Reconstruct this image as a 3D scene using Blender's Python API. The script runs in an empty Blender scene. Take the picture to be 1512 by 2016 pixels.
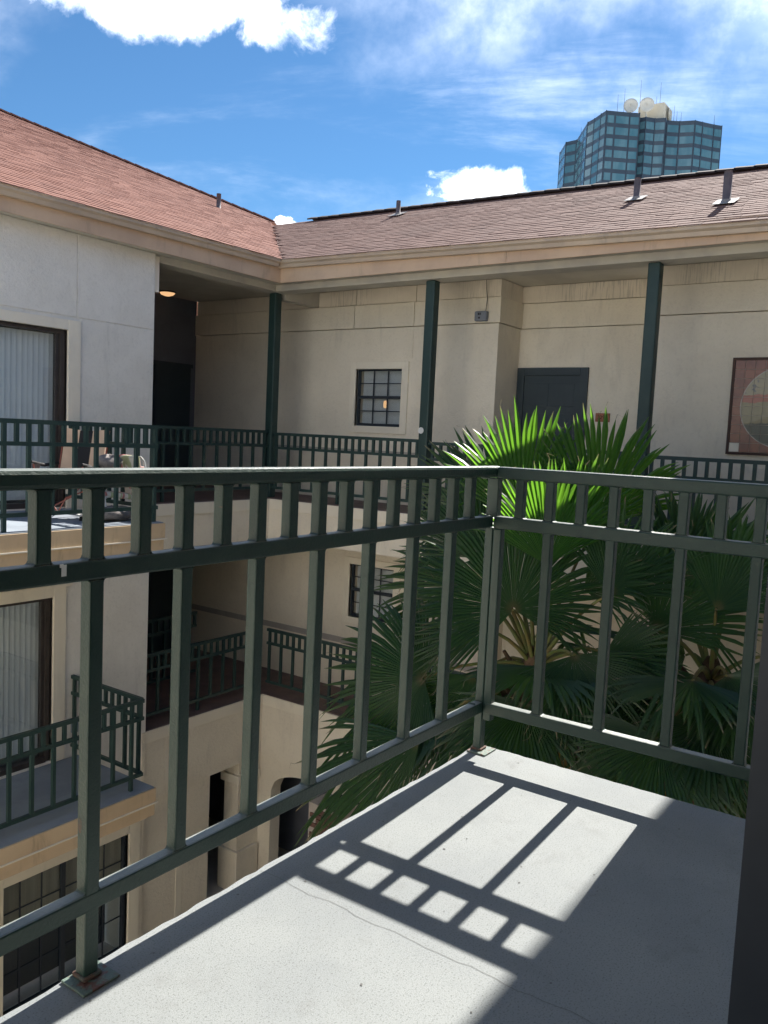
import bpy, math, random
from mathutils import Vector, Matrix
random.seed(7)
R = math.radians
sc = bpy.context.scene
C = sc.collection

# ------------------------------------------------------------------ camera
cam = bpy.data.cameras.new('camera'); camo = bpy.data.objects.new('camera', cam); C.objects.link(camo)
yaw, pit, rol = R(34.94), R(-5.22), R(2.675)
fw = Vector((math.cos(yaw)*math.cos(pit), math.sin(yaw)*math.cos(pit), math.sin(pit)))
r0 = Vector((math.sin(yaw), -math.cos(yaw), 0)); u0 = r0.cross(fw)
r1 = r0*math.cos(rol)+u0*math.sin(rol); u1 = u0*math.cos(rol)-r0*math.sin(rol)
camo.matrix_world = Matrix(((r1.x,u1.x,-fw.x,0),(r1.y,u1.y,-fw.y,0),(r1.z,u1.z,-fw.z,0),(0,0,0,1)))
cam.sensor_fit = 'VERTICAL'; cam.sensor_height = 36.0; cam.sensor_width = 27.0
cam.lens = 36.0*1640/2016; cam.clip_start = 0.02; cam.clip_end = 6000
sc.camera = camo
sc.render.resolution_x, sc.render.resolution_y = 768, 1024

# ------------------------------------------------------------------ node helpers
class NT:
    def __init__(s, tree): s.t = tree; s.t.nodes.clear()
    def n(s, typ, **kw):
        nd = s.t.nodes.new(typ)
        for k, v in kw.items():
            if k in nd.bl_rna.properties.keys(): setattr(nd, k, v)
        return nd
    def l(s, a, b): s.t.links.new(a, b)
    def val(s, sock, v):
        if hasattr(v, 'is_output'): s.l(v, sock)
        else: sock.default_value = v
    def math(s, op, a, b=0.0, clamp=False):
        nd = s.t.nodes.new('ShaderNodeMath'); nd.operation = op; nd.use_clamp = clamp
        s.val(nd.inputs[0], a); s.val(nd.inputs[1], b); return nd.outputs[0]
    def vdot(s, a, v):
        nd = s.t.nodes.new('ShaderNodeVectorMath'); nd.operation = 'DOT_PRODUCT'
        s.val(nd.inputs[0], a); s.val(nd.inputs[1], v); return nd.outputs['Value']
    def vmul(s, a, v):
        nd = s.t.nodes.new('ShaderNodeVectorMath'); nd.operation = 'MULTIPLY'
        s.val(nd.inputs[0], a); s.val(nd.inputs[1], v); return nd.outputs[0]
    def noise(s, vec, scale, detail=4.0, rough=0.55, dist=0.0):
        nd = s.t.nodes.new('ShaderNodeTexNoise'); s.val(nd.inputs['Vector'], vec)
        nd.inputs['Scale'].default_value = scale; nd.inputs['Detail'].default_value = detail
        nd.inputs['Roughness'].default_value = rough; nd.inputs['Distortion'].default_value = dist
        return nd.outputs['Fac']
    def sstep(s, x, a, b):
        nd = s.t.nodes.new('ShaderNodeMapRange'); nd.interpolation_type = 'SMOOTHSTEP'
        s.val(nd.inputs['Value'], x); nd.inputs['From Min'].default_value = a; nd.inputs['From Max'].default_value = b
        return nd.outputs['Result']
    def mix(s, f, a, b):
        nd = s.t.nodes.new('ShaderNodeMix'); nd.data_type = 'RGBA'; nd.clamp_factor = True
        s.val(nd.inputs['Factor'], f)
        for sock, v in ((nd.inputs[6], a), (nd.inputs[7], b)):
            if hasattr(v, 'is_output'): s.l(v, sock)
            else: sock.default_value = (*v[:3], 1)
        return nd.outputs[2]

# ------------------------------------------------------------------ world: sky with clouds
SUN = Vector((1.0, 0.045, 0.97)).normalized()
sun_el = math.asin(SUN.z); sun_az = math.atan2(SUN.y, SUN.x)
SKY_STRENGTH, CLOUD, SUN_STRENGTH, EXPOSURE = 0.050, 1.28, 2.85, 2.10
CLOUD_SEED, CIRRUS_SEED = 3.8, 19.1
w = bpy.data.worlds.new('World'); sc.world = w; w.use_nodes = True
N = NT(w.node_tree)
sky = N.n('ShaderNodeTexSky', sky_type='NISHITA'); sky.sun_disc = False
sky.sun_elevation = sun_el; sky.sun_rotation = math.pi/2 - sun_az
sky.air_density = 1.0; sky.dust_density = 0.0; sky.ozone_density = 10.0; sky.altitude = 20
tc = N.n('ShaderNodeTexCoord'); D = tc.outputs['Generated']
sep = N.n('ShaderNodeSeparateXYZ'); N.l(D, sep.inputs[0])
def cumulus(c, a, b, sc1, amp=1.15, lo=0.0, hi=0.35):
    c = Vector(c).normalized(); rr = Vector((c.y, -c.x, 0)).normalized(); uu = rr.cross(c)
    u = N.math('MULTIPLY', N.vdot(D, rr), 1/a); v = N.math('MULTIPLY', N.vdot(D, uu), 1/b)
    q = N.math('SUBTRACT', 1.0, N.math('ADD', N.math('MULTIPLY', u, u), N.math('MULTIPLY', v, v)))
    nz = N.math('MULTIPLY', N.math('SUBTRACT', N.noise(D, sc1, 8, 0.62, 0.3), 0.5), amp*4)
    m = N.sstep(N.math('ADD', q, nz), lo, hi)
    return N.math('MULTIPLY', m, N.sstep(N.vdot(D, c), 0.0, 0.2))
c1 = cumulus((0.585, 0.696, 0.432), 0.14, 0.040, 12, 1.2, -0.2, 1.4)
c2 = cumulus((0.835, 0.476, 0.276), 0.055, 0.028, 24, 1.0, -0.1, 1.2)
c3 = cumulus((0.719, 0.654, 0.226), 0.022, 0.014, 40, 0.8, 0.0, 0.5)
# cloud layer over the whole dome: scattered cumulus and thin cirrus streaks on a flat layer overhead
zz = N.math('ADD', N.math('MAXIMUM', sep.outputs[2], 0.0), 0.12)
px_ = N.math('DIVIDE', sep.outputs[0], zz); py_ = N.math('DIVIDE', sep.outputs[1], zz)
lay = N.n('ShaderNodeCombineXYZ'); N.l(px_, lay.inputs[0]); N.l(py_, lay.inputs[1]); lay.inputs[2].default_value = CLOUD_SEED
fld = N.noise(lay.outputs[0], 0.75, 8, 0.55, 0.25)
field = N.math('MULTIPLY', N.math('MULTIPLY', N.sstep(fld, 0.46, 0.84), 0.72), N.sstep(sep.outputs[2], 0.0, 0.10))
cmb = N.n('ShaderNodeCombineXYZ'); N.l(N.math('ADD', px_, N.math('MULTIPLY', py_, 0.5)), cmb.inputs[0]); N.l(N.math('MULTIPLY', N.math('SUBTRACT', py_, N.math('MULTIPLY', px_, 0.35)), 0.40), cmb.inputs[1]); cmb.inputs[2].default_value = CIRRUS_SEED
ci = N.noise(cmb.outputs[0], 0.9, 9, 0.64, 0.8)
ci2 = N.noise(lay.outputs[0], 0.5, 2, 0.5, 0.2)
cirrus = N.math('MULTIPLY', N.math('MULTIPLY', N.sstep(ci, 0.42, 0.80), N.sstep(ci2, 0.30, 0.60)), 0.27)
cirrus = N.math('MULTIPLY', cirrus, N.sstep(sep.outputs[2], 0.05, 0.35))
mask = N.math('MAXIMUM', N.math('MAXIMUM', c1, c2), N.math('MAXIMUM', c3, N.math('MAXIMUM', cirrus, field)), True)
bg1 = N.n('ShaderNodeBackground'); bg2 = N.n('ShaderNodeBackground'); out = N.n('ShaderNodeOutputWorld')
tint = N.vmul(sky.outputs[0], (0.56, 0.655, 0.62)); N.l(tint, bg1.inputs[0]); bg1.inputs[1].default_value = SKY_STRENGTH
shade = N.mix(N.sstep(N.noise(D, 16, 6, 0.6), 0.35, 0.65), (0.42, 0.46, 0.52), (1.0, 1.0, 1.0)); N.l(shade, bg2.inputs[0]); bg2.inputs[1].default_value = CLOUD
mx = N.n('ShaderNodeMixShader'); N.l(N.math('MULTIPLY', mask, 0.92), mx.inputs[0]); N.l(bg1.outputs[0], mx.inputs[1]); N.l(bg2.outputs[0], mx.inputs[2]); N.l(mx.outputs[0], out.inputs[0])

sl = bpy.data.lights.new('sun', 'SUN'); so = bpy.data.objects.new('sun', sl); C.objects.link(so)
sl.energy = SUN_STRENGTH; sl.angle = R(0.53); sl.color = (1.0, 0.95, 0.88)
so.rotation_euler = SUN.to_track_quat('Z', 'Y').to_euler(); so.location = (0, 0, 30)
vs = sc.view_settings; vs.view_transform = 'Standard'; vs.look = 'None'; vs.gamma = 1; vs.exposure = EXPOSURE; vs.use_curve_mapping = False
sc.render.engine = 'CYCLES'
sc.cycles.max_bounces = 6; sc.cycles.diffuse_bounces = 4; sc.cycles.glossy_bounces = 2; sc.cycles.transmission_bounces = 4; sc.cycles.transparent_max_bounces = 16

# ------------------------------------------------------------------ materials
def mat(name, col, col2=None, rough=0.7, scale=6.0, lo=0.35, hi=0.65, bump=0.0, bscale=120.0, spec=0.3, metal=0.0, fine=0.0, fscale=400, stretch=(1,1,1), bstretch=(1,1,1), extra=None):
    m = bpy.data.materials.new(name); m.use_nodes = True; n = NT(m.node_tree)
    o = n.n('ShaderNodeOutputMaterial'); p = n.n('ShaderNodeBsdfPrincipled'); n.l(p.outputs[0], o.inputs[0])
    g = n.n('ShaderNodeNewGeometry'); P = n.vmul(g.outputs['Position'], stretch)
    if col2 is None: col2 = tuple(c*0.86 for c in col)
    cc = n.mix(n.sstep(n.noise(P, scale, 6, 0.6, 0.2), lo, hi), col, col2)
    if fine: cc = n.mix(n.math('MULTIPLY', n.sstep(n.noise(g.outputs['Position'], fscale, 2, 0.5), 0.52, 0.72), fine), cc, tuple(c*0.45 for c in col))
    if extra: cc = extra(n, g, cc)
    n.l(cc, p.inputs['Base Color'])
    p.inputs['Roughness'].default_value = rough; p.inputs['Metallic'].default_value = metal
    p.inputs['Specular IOR Level'].default_value = spec
    if bump:
        b = n.n('ShaderNodeBump'); b.inputs['Strength'].default_value = bump; b.inputs['Distance'].default_value = 0.01
        n.l(n.noise(n.vmul(g.outputs['Position'], bstretch), bscale, 5, 0.65), b.inputs['Height']); n.l(b.outputs[0], p.inputs['Normal'])
    return m
def dirt(amount=0.5, col=(0.16, 0.14, 0.12), s=1.3):
    def f(n, g, cc):
        st = n.noise(n.vmul(g.outputs['Position'], (2.2, 2.2, 0.5)), s, 6, 0.7, 0.5)
        return n.mix(n.math('MULTIPLY', n.sstep(st, 0.52, 0.8), amount), cc, col)
    return f
def drips(n, g, cc):
    st = n.noise(n.vmul(g.outputs['Position'], (38, 38, 2.0)), 1.0, 3, 0.6)
    pa = n.noise(n.vmul(g.outputs['Position'], (1, 1, 0.2)), 1.1, 2, 0.5)
    return n.mix(n.math('MULTIPLY', n.math('MULTIPLY', n.sstep(st, 0.5, 0.6), n.sstep(pa, 0.48, 0.62)), 0.28), cc, (0.12, 0.11, 0.10))
def chips(n, g, cc):
    s = n.n('ShaderNodeSeparateXYZ'); n.l(g.outputs['True Normal'], s.inputs[0])      # paler mottled tone on upward faces
    cc = n.mix(n.math('MULTIPLY', n.sstep(s.outputs[2], 0.75, 0.98), n.math('ADD', 0.25, n.math('MULTIPLY', n.noise(g.outputs['Position'], 14, 4, 0.6), 0.9))), cc, (0.30, 0.32, 0.29))
    k = n.noise(g.outputs['Position'], 9, 6, 0.7)
    return n.mix(n.sstep(k, 0.715, 0.735), cc, (0.13, 0.05, 0.03))
M = {}
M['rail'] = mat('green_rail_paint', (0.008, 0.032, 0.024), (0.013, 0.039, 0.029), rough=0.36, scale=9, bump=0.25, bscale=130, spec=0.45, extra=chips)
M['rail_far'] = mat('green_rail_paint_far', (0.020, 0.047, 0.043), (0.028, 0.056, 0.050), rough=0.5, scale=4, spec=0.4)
M['rust'] = mat('rusty_steel', (0.16, 0.075, 0.05), (0.09, 0.10, 0.085), rough=0.8, scale=30, bump=0.5, bscale=200)
def rusty(n, g, cc):
    return n.mix(n.sstep(n.noise(g.outputs['Position'], 38, 5, 0.65), 0.50, 0.60), cc, (0.13, 0.055, 0.035))
M['plate'] = mat('chipped_base_plate', (0.12, 0.17, 0.135), (0.09, 0.13, 0.11), rough=0.45, scale=20, bump=0.4, bscale=120, spec=0.5, extra=rusty)
M['floor'] = mat('balcony_coating', (0.26, 0.277, 0.273), (0.215, 0.232, 0.235), rough=0.75, scale=2.2, lo=0.3, hi=0.75, bump=0.30, bscale=380, fine=0.75, fscale=230, spec=0.25, extra=dirt(0.4, (0.14, 0.14, 0.135), 3.4))
M['crack'] = mat('dark_crack', (0.13, 0.13, 0.125), rough=0.9)
M['stucco'] = mat('cream_stucco', (0.82, 0.745, 0.61), (0.77, 0.695, 0.565), rough=0.88, scale=1.6, bump=0.9, bscale=34, spec=0.15, fine=0.10, fscale=22, extra=dirt(0.22))
M['stucco_white'] = mat('pale_stucco', (0.83, 0.795, 0.72), (0.78, 0.745, 0.67), rough=0.88, scale=2.5, bump=0.9, bscale=30, spec=0.15, fine=0.11, fscale=20, extra=dirt(0.22, (0.25, 0.23, 0.2), 1.8))
M['trim'] = mat('cream_trim', (0.84, 0.77, 0.63), (0.80, 0.73, 0.60), rough=0.7, scale=2, bump=0.15, bscale=60, extra=dirt(0.2))
M['frieze'] = mat('streaked_frieze', (0.78, 0.70, 0.58), (0.72, 0.645, 0.53), rough=0.88, scale=2, bump=0.4, bscale=55, extra=drips)
M['endwall'] = mat('passage_shade_wall', (0.15, 0.16, 0.19), rough=0.85, scale=2, bump=0.3, bscale=50)  # deep shade of passage and arcade put into the wall colour
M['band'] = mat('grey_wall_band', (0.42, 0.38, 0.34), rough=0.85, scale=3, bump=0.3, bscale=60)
M['fascia'] = mat('tan_fascia_wood', (0.66, 0.48, 0.33), (0.56, 0.40, 0.28), rough=0.6, scale=1.2, bump=0.1, bscale=40, extra=dirt(0.4, (0.22, 0.16, 0.12), 2.0))
M['balcfascia'] = mat('ochre_fascia_wood', (0.66, 0.50, 0.32), (0.58, 0.43, 0.27), rough=0.65, scale=1.5, bump=0.2, bscale=60, extra=dirt(0.45, (0.20, 0.14, 0.09), 3.0))
M['gutter'] = mat('tan_gutter_metal', (0.58, 0.46, 0.34), (0.48, 0.38, 0.29), rough=0.45, scale=1.4, spec=0.5, extra=dirt(0.4, (0.15, 0.13, 0.12), 2.2))
M['soffit'] = mat('soffit_paint', (0.60, 0.56, 0.47), (0.48, 0.45, 0.40), rough=0.8, scale=1.5)
M['ceiling'] = mat('walkway_ceiling', (0.60, 0.56, 0.48), rough=0.9, scale=1.5)
M['tile_floor'] = mat('red_brown_walkway', (0.19, 0.125, 0.11), (0.14, 0.095, 0.085), rough=0.6, scale=3, bump=0.1, bscale=60)
M['blue_floor'] = mat('blue_grey_deck', (0.27, 0.31, 0.35), (0.22, 0.25, 0.29), rough=0.75, scale=2, bump=0.2, bscale=200)
M['door'] = mat('dark_green_door', (0.026, 0.040, 0.048), (0.032, 0.048, 0.055), rough=0.5, scale=3, spec=0.4)
M['bronze'] = mat('bronze_frame', (0.045, 0.036, 0.034), (0.06, 0.05, 0.045), rough=0.45, scale=5, spec=0.4)
M['bluefr'] = mat('dark_window_frame', (0.030, 0.038, 0.050), rough=0.45, scale=5, spec=0.4)
M['slat'] = mat('vinyl_blind', (0.70, 0.73, 0.72), (0.64, 0.67, 0.67), rough=0.5, scale=1.5)
M['miniblind'] = mat('mini_blind', (0.74, 0.74, 0.71), rough=0.6, scale=2)
M['curtain'] = mat('brown_curtain', (0.62, 0.52, 0.38), (0.55, 0.46, 0.34), rough=0.9, scale=2, stretch=(12, 1, 0.5))
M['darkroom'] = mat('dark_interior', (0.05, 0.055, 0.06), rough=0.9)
M['brick'] = mat('brown_brick', (0.16, 0.085, 0.065), (0.10, 0.06, 0.05), rough=0.9, scale=9, bump=0.4, bscale=80)
M['white'] = mat('white_plastic', (0.78, 0.78, 0.76), rough=0.5)
M['greybox'] = mat('grey_plastic', (0.24, 0.26, 0.30), rough=0.5)
M['black'] = mat('black_plastic', (0.02, 0.02, 0.022), rough=0.6)
M['lead'] = mat('grey_vent_pipe', (0.15, 0.13, 0.14), (0.11, 0.10, 0.11), rough=0.7, scale=10)
M['flash'] = mat('pale_flashing', (0.30, 0.28, 0.26), rough=0.5)
M['cap'] = mat('dark_ridge_cap', (0.045, 0.034, 0.034), (0.03, 0.026, 0.028), rough=0.9, scale=5)
M['soil'] = mat('planting_soil', (0.055, 0.040, 0.028), (0.035, 0.028, 0.02), rough=1, scale=4, bump=0.8, bscale=20)
M['paving'] = mat('courtyard_paving', (0.60, 0.56, 0.49), (0.53, 0.49, 0.43), rough=0.9, scale=2, bump=0.3, bscale=40)
M['trunk'] = mat('palm_trunk', (0.13, 0.085, 0.055), (0.07, 0.05, 0.035), rough=0.95, scale=12, bump=0.9, bscale=25, bstretch=(1, 1, 3))
M['petiole'] = mat('palm_petiole', (0.13, 0.17, 0.05), (0.20, 0.15, 0.06), rough=0.5, scale=5)
M['redtube'] = mat('red_metal_tube', (0.42, 0.13, 0.09), rough=0.4, spec=0.5)
M['tanfab'] = mat('tan_fabric', (0.76, 0.55, 0.38), (0.68, 0.49, 0.34), rough=0.9, scale=4, bump=0.2, bscale=300)
M['greyfab'] = mat('grey_fabric', (0.30, 0.27, 0.25), (0.15, 0.14, 0.14), rough=0.9, scale=9, bump=0.4, bscale=20)
M['spandrel'] = mat('slate_spandrel', (0.032, 0.050, 0.075), (0.042, 0.062, 0.088), rough=0.35, scale=0.15, spec=0.5)
M['concrete'] = mat('pale_penthouse', (0.62, 0.58, 0.48), rough=0.8, scale=0.3)
M['dish'] = mat('dish_white', (0.70, 0.68, 0.62), rough=0.6, scale=0.5)
M['plaque'] = mat('copper_plaque', (0.36, 0.15, 0.085), (0.28, 0.11, 0.06), rough=0.6, scale=20)
M['ink'] = mat('dark_engraving', (0.05, 0.025, 0.02), rough=0.7)
M['grout'] = mat('pale_grout', (0.46, 0.40, 0.35), rough=0.9)
M['walnut'] = mat('dark_wood_frame', (0.075, 0.04, 0.03), rough=0.6)
M['inner'] = mat('room_paint', (0.16, 0.155, 0.15), rough=0.9)

def shingle_mat(name, c1, c2, c3):
    m = bpy.data.materials.new(name); m.use_nodes = True; n = NT(m.node_tree)
    o = n.n('ShaderNodeOutputMaterial'); p = n.n('ShaderNodeBsdfPrincipled'); n.l(p.outputs[0], o.inputs[0])
    g = n.n('ShaderNodeNewGeometry'); at = n.n('ShaderNodeAttribute'); at.attribute_name = 'tone'
    cc = n.mix(at.outputs['Fac'], c1, c2)
    cc = n.mix(n.math('MULTIPLY', n.sstep(n.noise(n.vmul(g.outputs['Position'], (1, 1, 1.6)), 0.9, 5, 0.65, 0.6), 0.48, 0.75), 0.45), cc, c3)
    cc = n.mix(n.math('MULTIPLY', n.noise(g.outputs['Position'], 90, 2, 0.6), 0.35), cc, c3)
    n.l(cc, p.inputs['Base Color']); p.inputs['Roughness'].default_value = 0.9; p.inputs['Specular IOR Level'].default_value = 0.15
    return m
M['shingle_left'] = shingle_mat('terracotta_shingle', (0.275, 0.137, 0.103), (0.245, 0.122, 0.094), (0.175, 0.100, 0.085))
M['shingle_right'] = shingle_mat('weathered_shingle', (0.225, 0.137, 0.113), (0.192, 0.118, 0.098), (0.130, 0.088, 0.078))

def glass_mat(name, tint, gl=0.12, rough=0.02, gcol=(0.9, 0.95, 1.0)):
    m = bpy.data.materials.new(name); m.use_nodes = True; n = NT(m.node_tree)
    o = n.n('ShaderNodeOutputMaterial'); t = n.n('ShaderNodeBsdfTransparent'); t.inputs[0].default_value = (*tint, 1)
    g = n.n('ShaderNodeBsdfGlossy'); g.inputs['Color'].default_value = (*gcol, 1); g.inputs['Roughness'].default_value = rough
    lw = n.n('ShaderNodeLayerWeight'); lw.inputs[0].default_value = 0.5
    f = n.math('ADD', n.math('MULTIPLY', n.math('POWER', lw.outputs['Facing'], 4.0), 0.75), 0.05, True)
    mx = n.n('ShaderNodeMixShader'); n.l(f, mx.inputs[0]); n.l(t.outputs[0], mx.inputs[1]); n.l(g.outputs[0], mx.inputs[2]); n.l(mx.outputs[0], o.inputs[0])
    return m
M['glass'] = glass_mat('window_glass', (0.93, 0.95, 0.96))
M['darkglass'] = glass_mat('tinted_glass', (0.80, 0.84, 0.86))
def tower_glass():
    m = bpy.data.materials.new('teal_curtain_glass'); m.use_nodes = True; n = NT(m.node_tree)
    o = n.n('ShaderNodeOutputMaterial'); p = n.n('ShaderNodeBsdfPrincipled'); n.l(p.outputs[0], o.inputs[0])
    g = n.n('ShaderNodeNewGeometry')
    cc = n.mix(n.sstep(n.noise(n.vmul(g.outputs['Position'], (1, 1, 0.3)), 0.35, 3, 0.5), 0.35, 0.7), (0.055, 0.15, 0.20), (0.095, 0.20, 0.25))
    n.l(cc, p.inputs['Base Color']); p.inputs['Roughness'].default_value = 0.10; p.inputs['Specular IOR Level'].default_value = 0.6
    return m
M['towerglass'] = tower_glass()
def leaf_mat(name, c1, c2, tr=0.5):
    m = bpy.data.materials.new(name); m.use_nodes = True; n = NT(m.node_tree)
    o = n.n('ShaderNodeOutputMaterial'); p = n.n('ShaderNodeBsdfPrincipled'); t = n.n('ShaderNodeBsdfTranslucent')
    at = n.n('ShaderNodeAttribute'); at.attribute_name = 'tip'; at2 = n.n('ShaderNodeAttribute'); at2.attribute_name = 'seg'
    hb = n.n('ShaderNodeAttribute'); hb.attribute_name = 'hub'
    leafc = n.mix(at2.outputs['Fac'], c1, c2)
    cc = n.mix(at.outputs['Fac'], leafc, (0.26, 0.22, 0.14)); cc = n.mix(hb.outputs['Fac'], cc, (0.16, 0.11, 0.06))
    n.l(cc, p.inputs['Base Color']); p.inputs['Roughness'].default_value = 0.40; p.inputs['Specular IOR Level'].default_value = 0.4
    br = n.mix(at.outputs['Fac'], n.vmul(leafc, (7.6, 8.0, 1.6)), (0.30, 0.24, 0.14)); n.l(br, t.inputs[0])
    mx = n.n('ShaderNodeMixShader'); mx.inputs[0].default_value = tr; n.l(p.outputs[0], mx.inputs[1]); n.l(t.outputs[0], mx.inputs[2]); n.l(mx.outputs[0], o.inputs[0])
    return m
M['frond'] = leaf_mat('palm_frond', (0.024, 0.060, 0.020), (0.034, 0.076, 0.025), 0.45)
M['frond_shaded'] = leaf_mat('palm_frond_shaded', (0.018, 0.046, 0.026), (0.027, 0.058, 0.031), 0.28)  # shaded copy of the leaf: shade put into a darker colour
M['frond_dead'] = leaf_mat('dead_frond', (0.17, 0.11, 0.06), (0.22, 0.15, 0.08), 0.2)
def emit(name, col, s):
    m = bpy.data.materials.new(name); m.use_nodes = True; n = NT(m.node_tree)
    o = n.n('ShaderNodeOutputMaterial'); e = n.n('ShaderNodeEmission'); e.inputs[0].default_value = (*col, 1); e.inputs[1].default_value = s; n.l(e.outputs[0], o.inputs[0]); return m
M['lamp_glow'] = emit('amber_glow', (1.0, 0.58, 0.28), 0.22)
def mural_mat():
    m = bpy.data.materials.new('glazed_mural_tile'); m.use_nodes = True; n = NT(m.node_tree)
    o = n.n('ShaderNodeOutputMaterial'); p = n.n('ShaderNodeBsdfPrincipled'); n.l(p.outputs[0], o.inputs[0])
    g = n.n('ShaderNodeNewGeometry'); s = n.n('ShaderNodeSeparateXYZ'); n.l(g.outputs['Position'], s.inputs[0])
    y = n.math('SUBTRACT', s.outputs[1], 2.11); z = n.math('SUBTRACT', s.outputs[2], 0.625)
    rr = n.math('SQRT', n.math('ADD', n.math('MULTIPLY', y, y), n.math('MULTIPLY', z, z)))
    wob = n.math('MULTIPLY', n.math('SUBTRACT', n.noise(g.outputs['Position'], 6, 3), 0.5), 0.09)
    zw = n.math('ADD', n.math('ADD', z, wob), n.math('MULTIPLY', y, 0.06))
    tile = n.mix(n.sstep(n.noise(g.outputs['Position'], 5, 3), 0.35, 0.7), (0.26, 0.095, 0.055), (0.18, 0.065, 0.045))
    c = n.mix(n.sstep(zw, -0.21, -0.19), (0.035, 0.05, 0.035), (0.22, 0.18, 0.08))
    c = n.mix(n.sstep(n.math('ADD', zw, n.math('MULTIPLY', y, 0.25)), -0.10, -0.06), c, (0.30, 0.26, 0.15))
    c = n.mix(n.sstep(zw, 0.075, 0.085), c, (0.38, 0.13, 0.09)); c = n.mix(n.sstep(zw, 0.185, 0.195), c, (0.36, 0.31, 0.20))
    c = n.mix(n.math('MULTIPLY', n.sstep(n.noise(g.outputs['Position'], 9, 4), 0.58, 0.66), n.sstep(zw, 0.2, 0.25)), c, (0.12, 0.14, 0.16))
    ins = n.math('LESS_THAN', rr, 0.54); ring = n.math('MULTIPLY', n.math('LESS_THAN', rr, 0.552), n.math('GREATER_THAN', rr, 0.54))
    c = n.mix(ins, tile, c); c = n.mix(ring, c, (0.42, 0.38, 0.33))
    n.l(c, p.inputs['Base Color']); p.inputs['Roughness'].default_value = 0.3
    return m
M['mural'] = mural_mat()
def stripe_mat():
    m = bpy.data.materials.new('striped_cushion'); m.use_nodes = True; n = NT(m.node_tree)
    o = n.n('ShaderNodeOutputMaterial'); p = n.n('ShaderNodeBsdfPrincipled'); n.l(p.outputs[0], o.inputs[0])
    g = n.n('ShaderNodeNewGeometry'); s = n.n('ShaderNodeSeparateXYZ'); n.l(g.outputs['Position'], s.inputs[0])
    u = n.math('ADD', n.math('MULTIPLY', s.outputs[0], 55), n.math('MULTIPLY', n.noise(g.outputs['Position'], 5, 2), 5))
    k = n.math('SINE', u); k2 = n.math('SINE', n.math('ADD', u, 2.1))
    c = n.mix(n.sstep(k, 0.5, 0.7), (0.66, 0.64, 0.56), (0.50, 0.20, 0.18)); c = n.mix(n.sstep(k2, 0.6, 0.75), c, (0.42, 0.46, 0.26))
    n.l(c, p.inputs['Base Color']); p.inputs['Roughness'].default_value = 0.9; return m
M['stripe'] = stripe_mat()

# ------------------------------------------------------------------ mesh helpers
class MB:
    def __init__(s): s.v = []; s.f = []; s.mi = []; s.sm = []; s.cur = 0; s.smooth = False
    def face(s, *idx): s.f.append(tuple(idx)); s.mi.append(s.cur); s.sm.append(s.smooth)
    def quad(s, a, b, c, d):
        i = len(s.v); s.v += [tuple(a), tuple(b), tuple(c), tuple(d)]; s.face(i, i+1, i+2, i+3)
    def poly(s, pts):
        i = len(s.v); s.v += [tuple(p) for p in pts]; s.face(*range(i, i+len(pts)))
    def box(s, x0, x1, y0, y1, z0, z1):
        if x0 > x1: x0, x1 = x1, x0
        if y0 > y1: y0, y1 = y1, y0
        if z0 > z1: z0, z1 = z1, z0
        i = len(s.v)
        s.v += [(x0,y0,z0),(x1,y0,z0),(x1,y1,z0),(x0,y1,z0),(x0,y0,z1),(x1,y0,z1),(x1,y1,z1),(x0,y1,z1)]
        for q in ((0,3,2,1),(4,5,6,7),(0,1,5,4),(1,2,6,5),(2,3,7,6),(3,0,4,7)): s.face(*[i+k for k in q])
        return s
    def beam(s, p0, p1, w, h, up=(0,0,1)):
        p0, p1 = Vector(p0), Vector(p1); d = (p1-p0).normalized(); sd = d.cross(Vector(up)).normalized()*w/2; u = sd.cross(d).normalized()*h/2
        i = len(s.v)
        for p in (p0, p1): s.v += [tuple(p-sd-u), tuple(p+sd-u), tuple(p+sd+u), tuple(p-sd+u)]
        for q in ((0,1,5,4),(1,2,6,5),(2,3,7,6),(3,0,4,7),(3,2,1,0),(4,5,6,7)): s.face(*[i+k for k in q])
        return s
    def prism(s, prof, a, b):
        """prof: list of (p, q) offsets as 3-vectors; swept from a to b"""
        i = len(s.v); n = len(prof); a = Vector(a); b = Vector(b)
        s.v += [tuple(a+Vector(p)) for p in prof] + [tuple(b+Vector(p)) for p in prof]
        for k in range(n): s.face(i+k, i+(k+1) % n, i+n+(k+1) % n, i+n+k)
        s.face(*[i+k for k in reversed(range(n))]); s.face(*[i+n+k for k in range(n)])
        return s
    def tube(s, pts, rad, n=8, cap=True):
        pts = [Vector(p) for p in pts]
        if not hasattr(rad, '__len__'): rad = [rad]*len(pts)
        i0 = len(s.v); sm = s.smooth; s.smooth = True; up = Vector((0.13, 0.31, 1)).normalized()
        for k, p in enumerate(pts):
            d = (pts[min(k+1, len(pts)-1)]-pts[max(k-1, 0)]).normalized()
            a = d.cross(up)
            if a.length < 1e-3: a = d.cross(Vector((1, 0, 0)))
            a.normalize(); b = a.cross(d)
            for j in range(n):
                t = 2*math.pi*j/n; s.v.append(tuple(p+a*math.cos(t)*rad[k]+b*math.sin(t)*rad[k]))
        for k in range(len(pts)-1):
            for j in range(n):
                s.face(i0+k*n+j, i0+k*n+(j+1) % n, i0+(k+1)*n+(j+1) % n, i0+(k+1)*n+j)
        s.smooth = sm
        if cap:
            s.face(*[i0+j for j in range(n)]); s.face(*[i0+(len(pts)-1)*n+j for j in reversed(range(n))])
        return s
    def mesh(s, name, mats):
        me = bpy.data.meshes.new(name); me.from_pydata(s.v, [], s.f)
        for m in mats: me.materials.append(m)
        if len(mats) > 1: me.polygons.foreach_set('material_index', s.mi)
        me.polygons.foreach_set('use_smooth', s.sm); me.update(); return me
WL = {}
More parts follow.
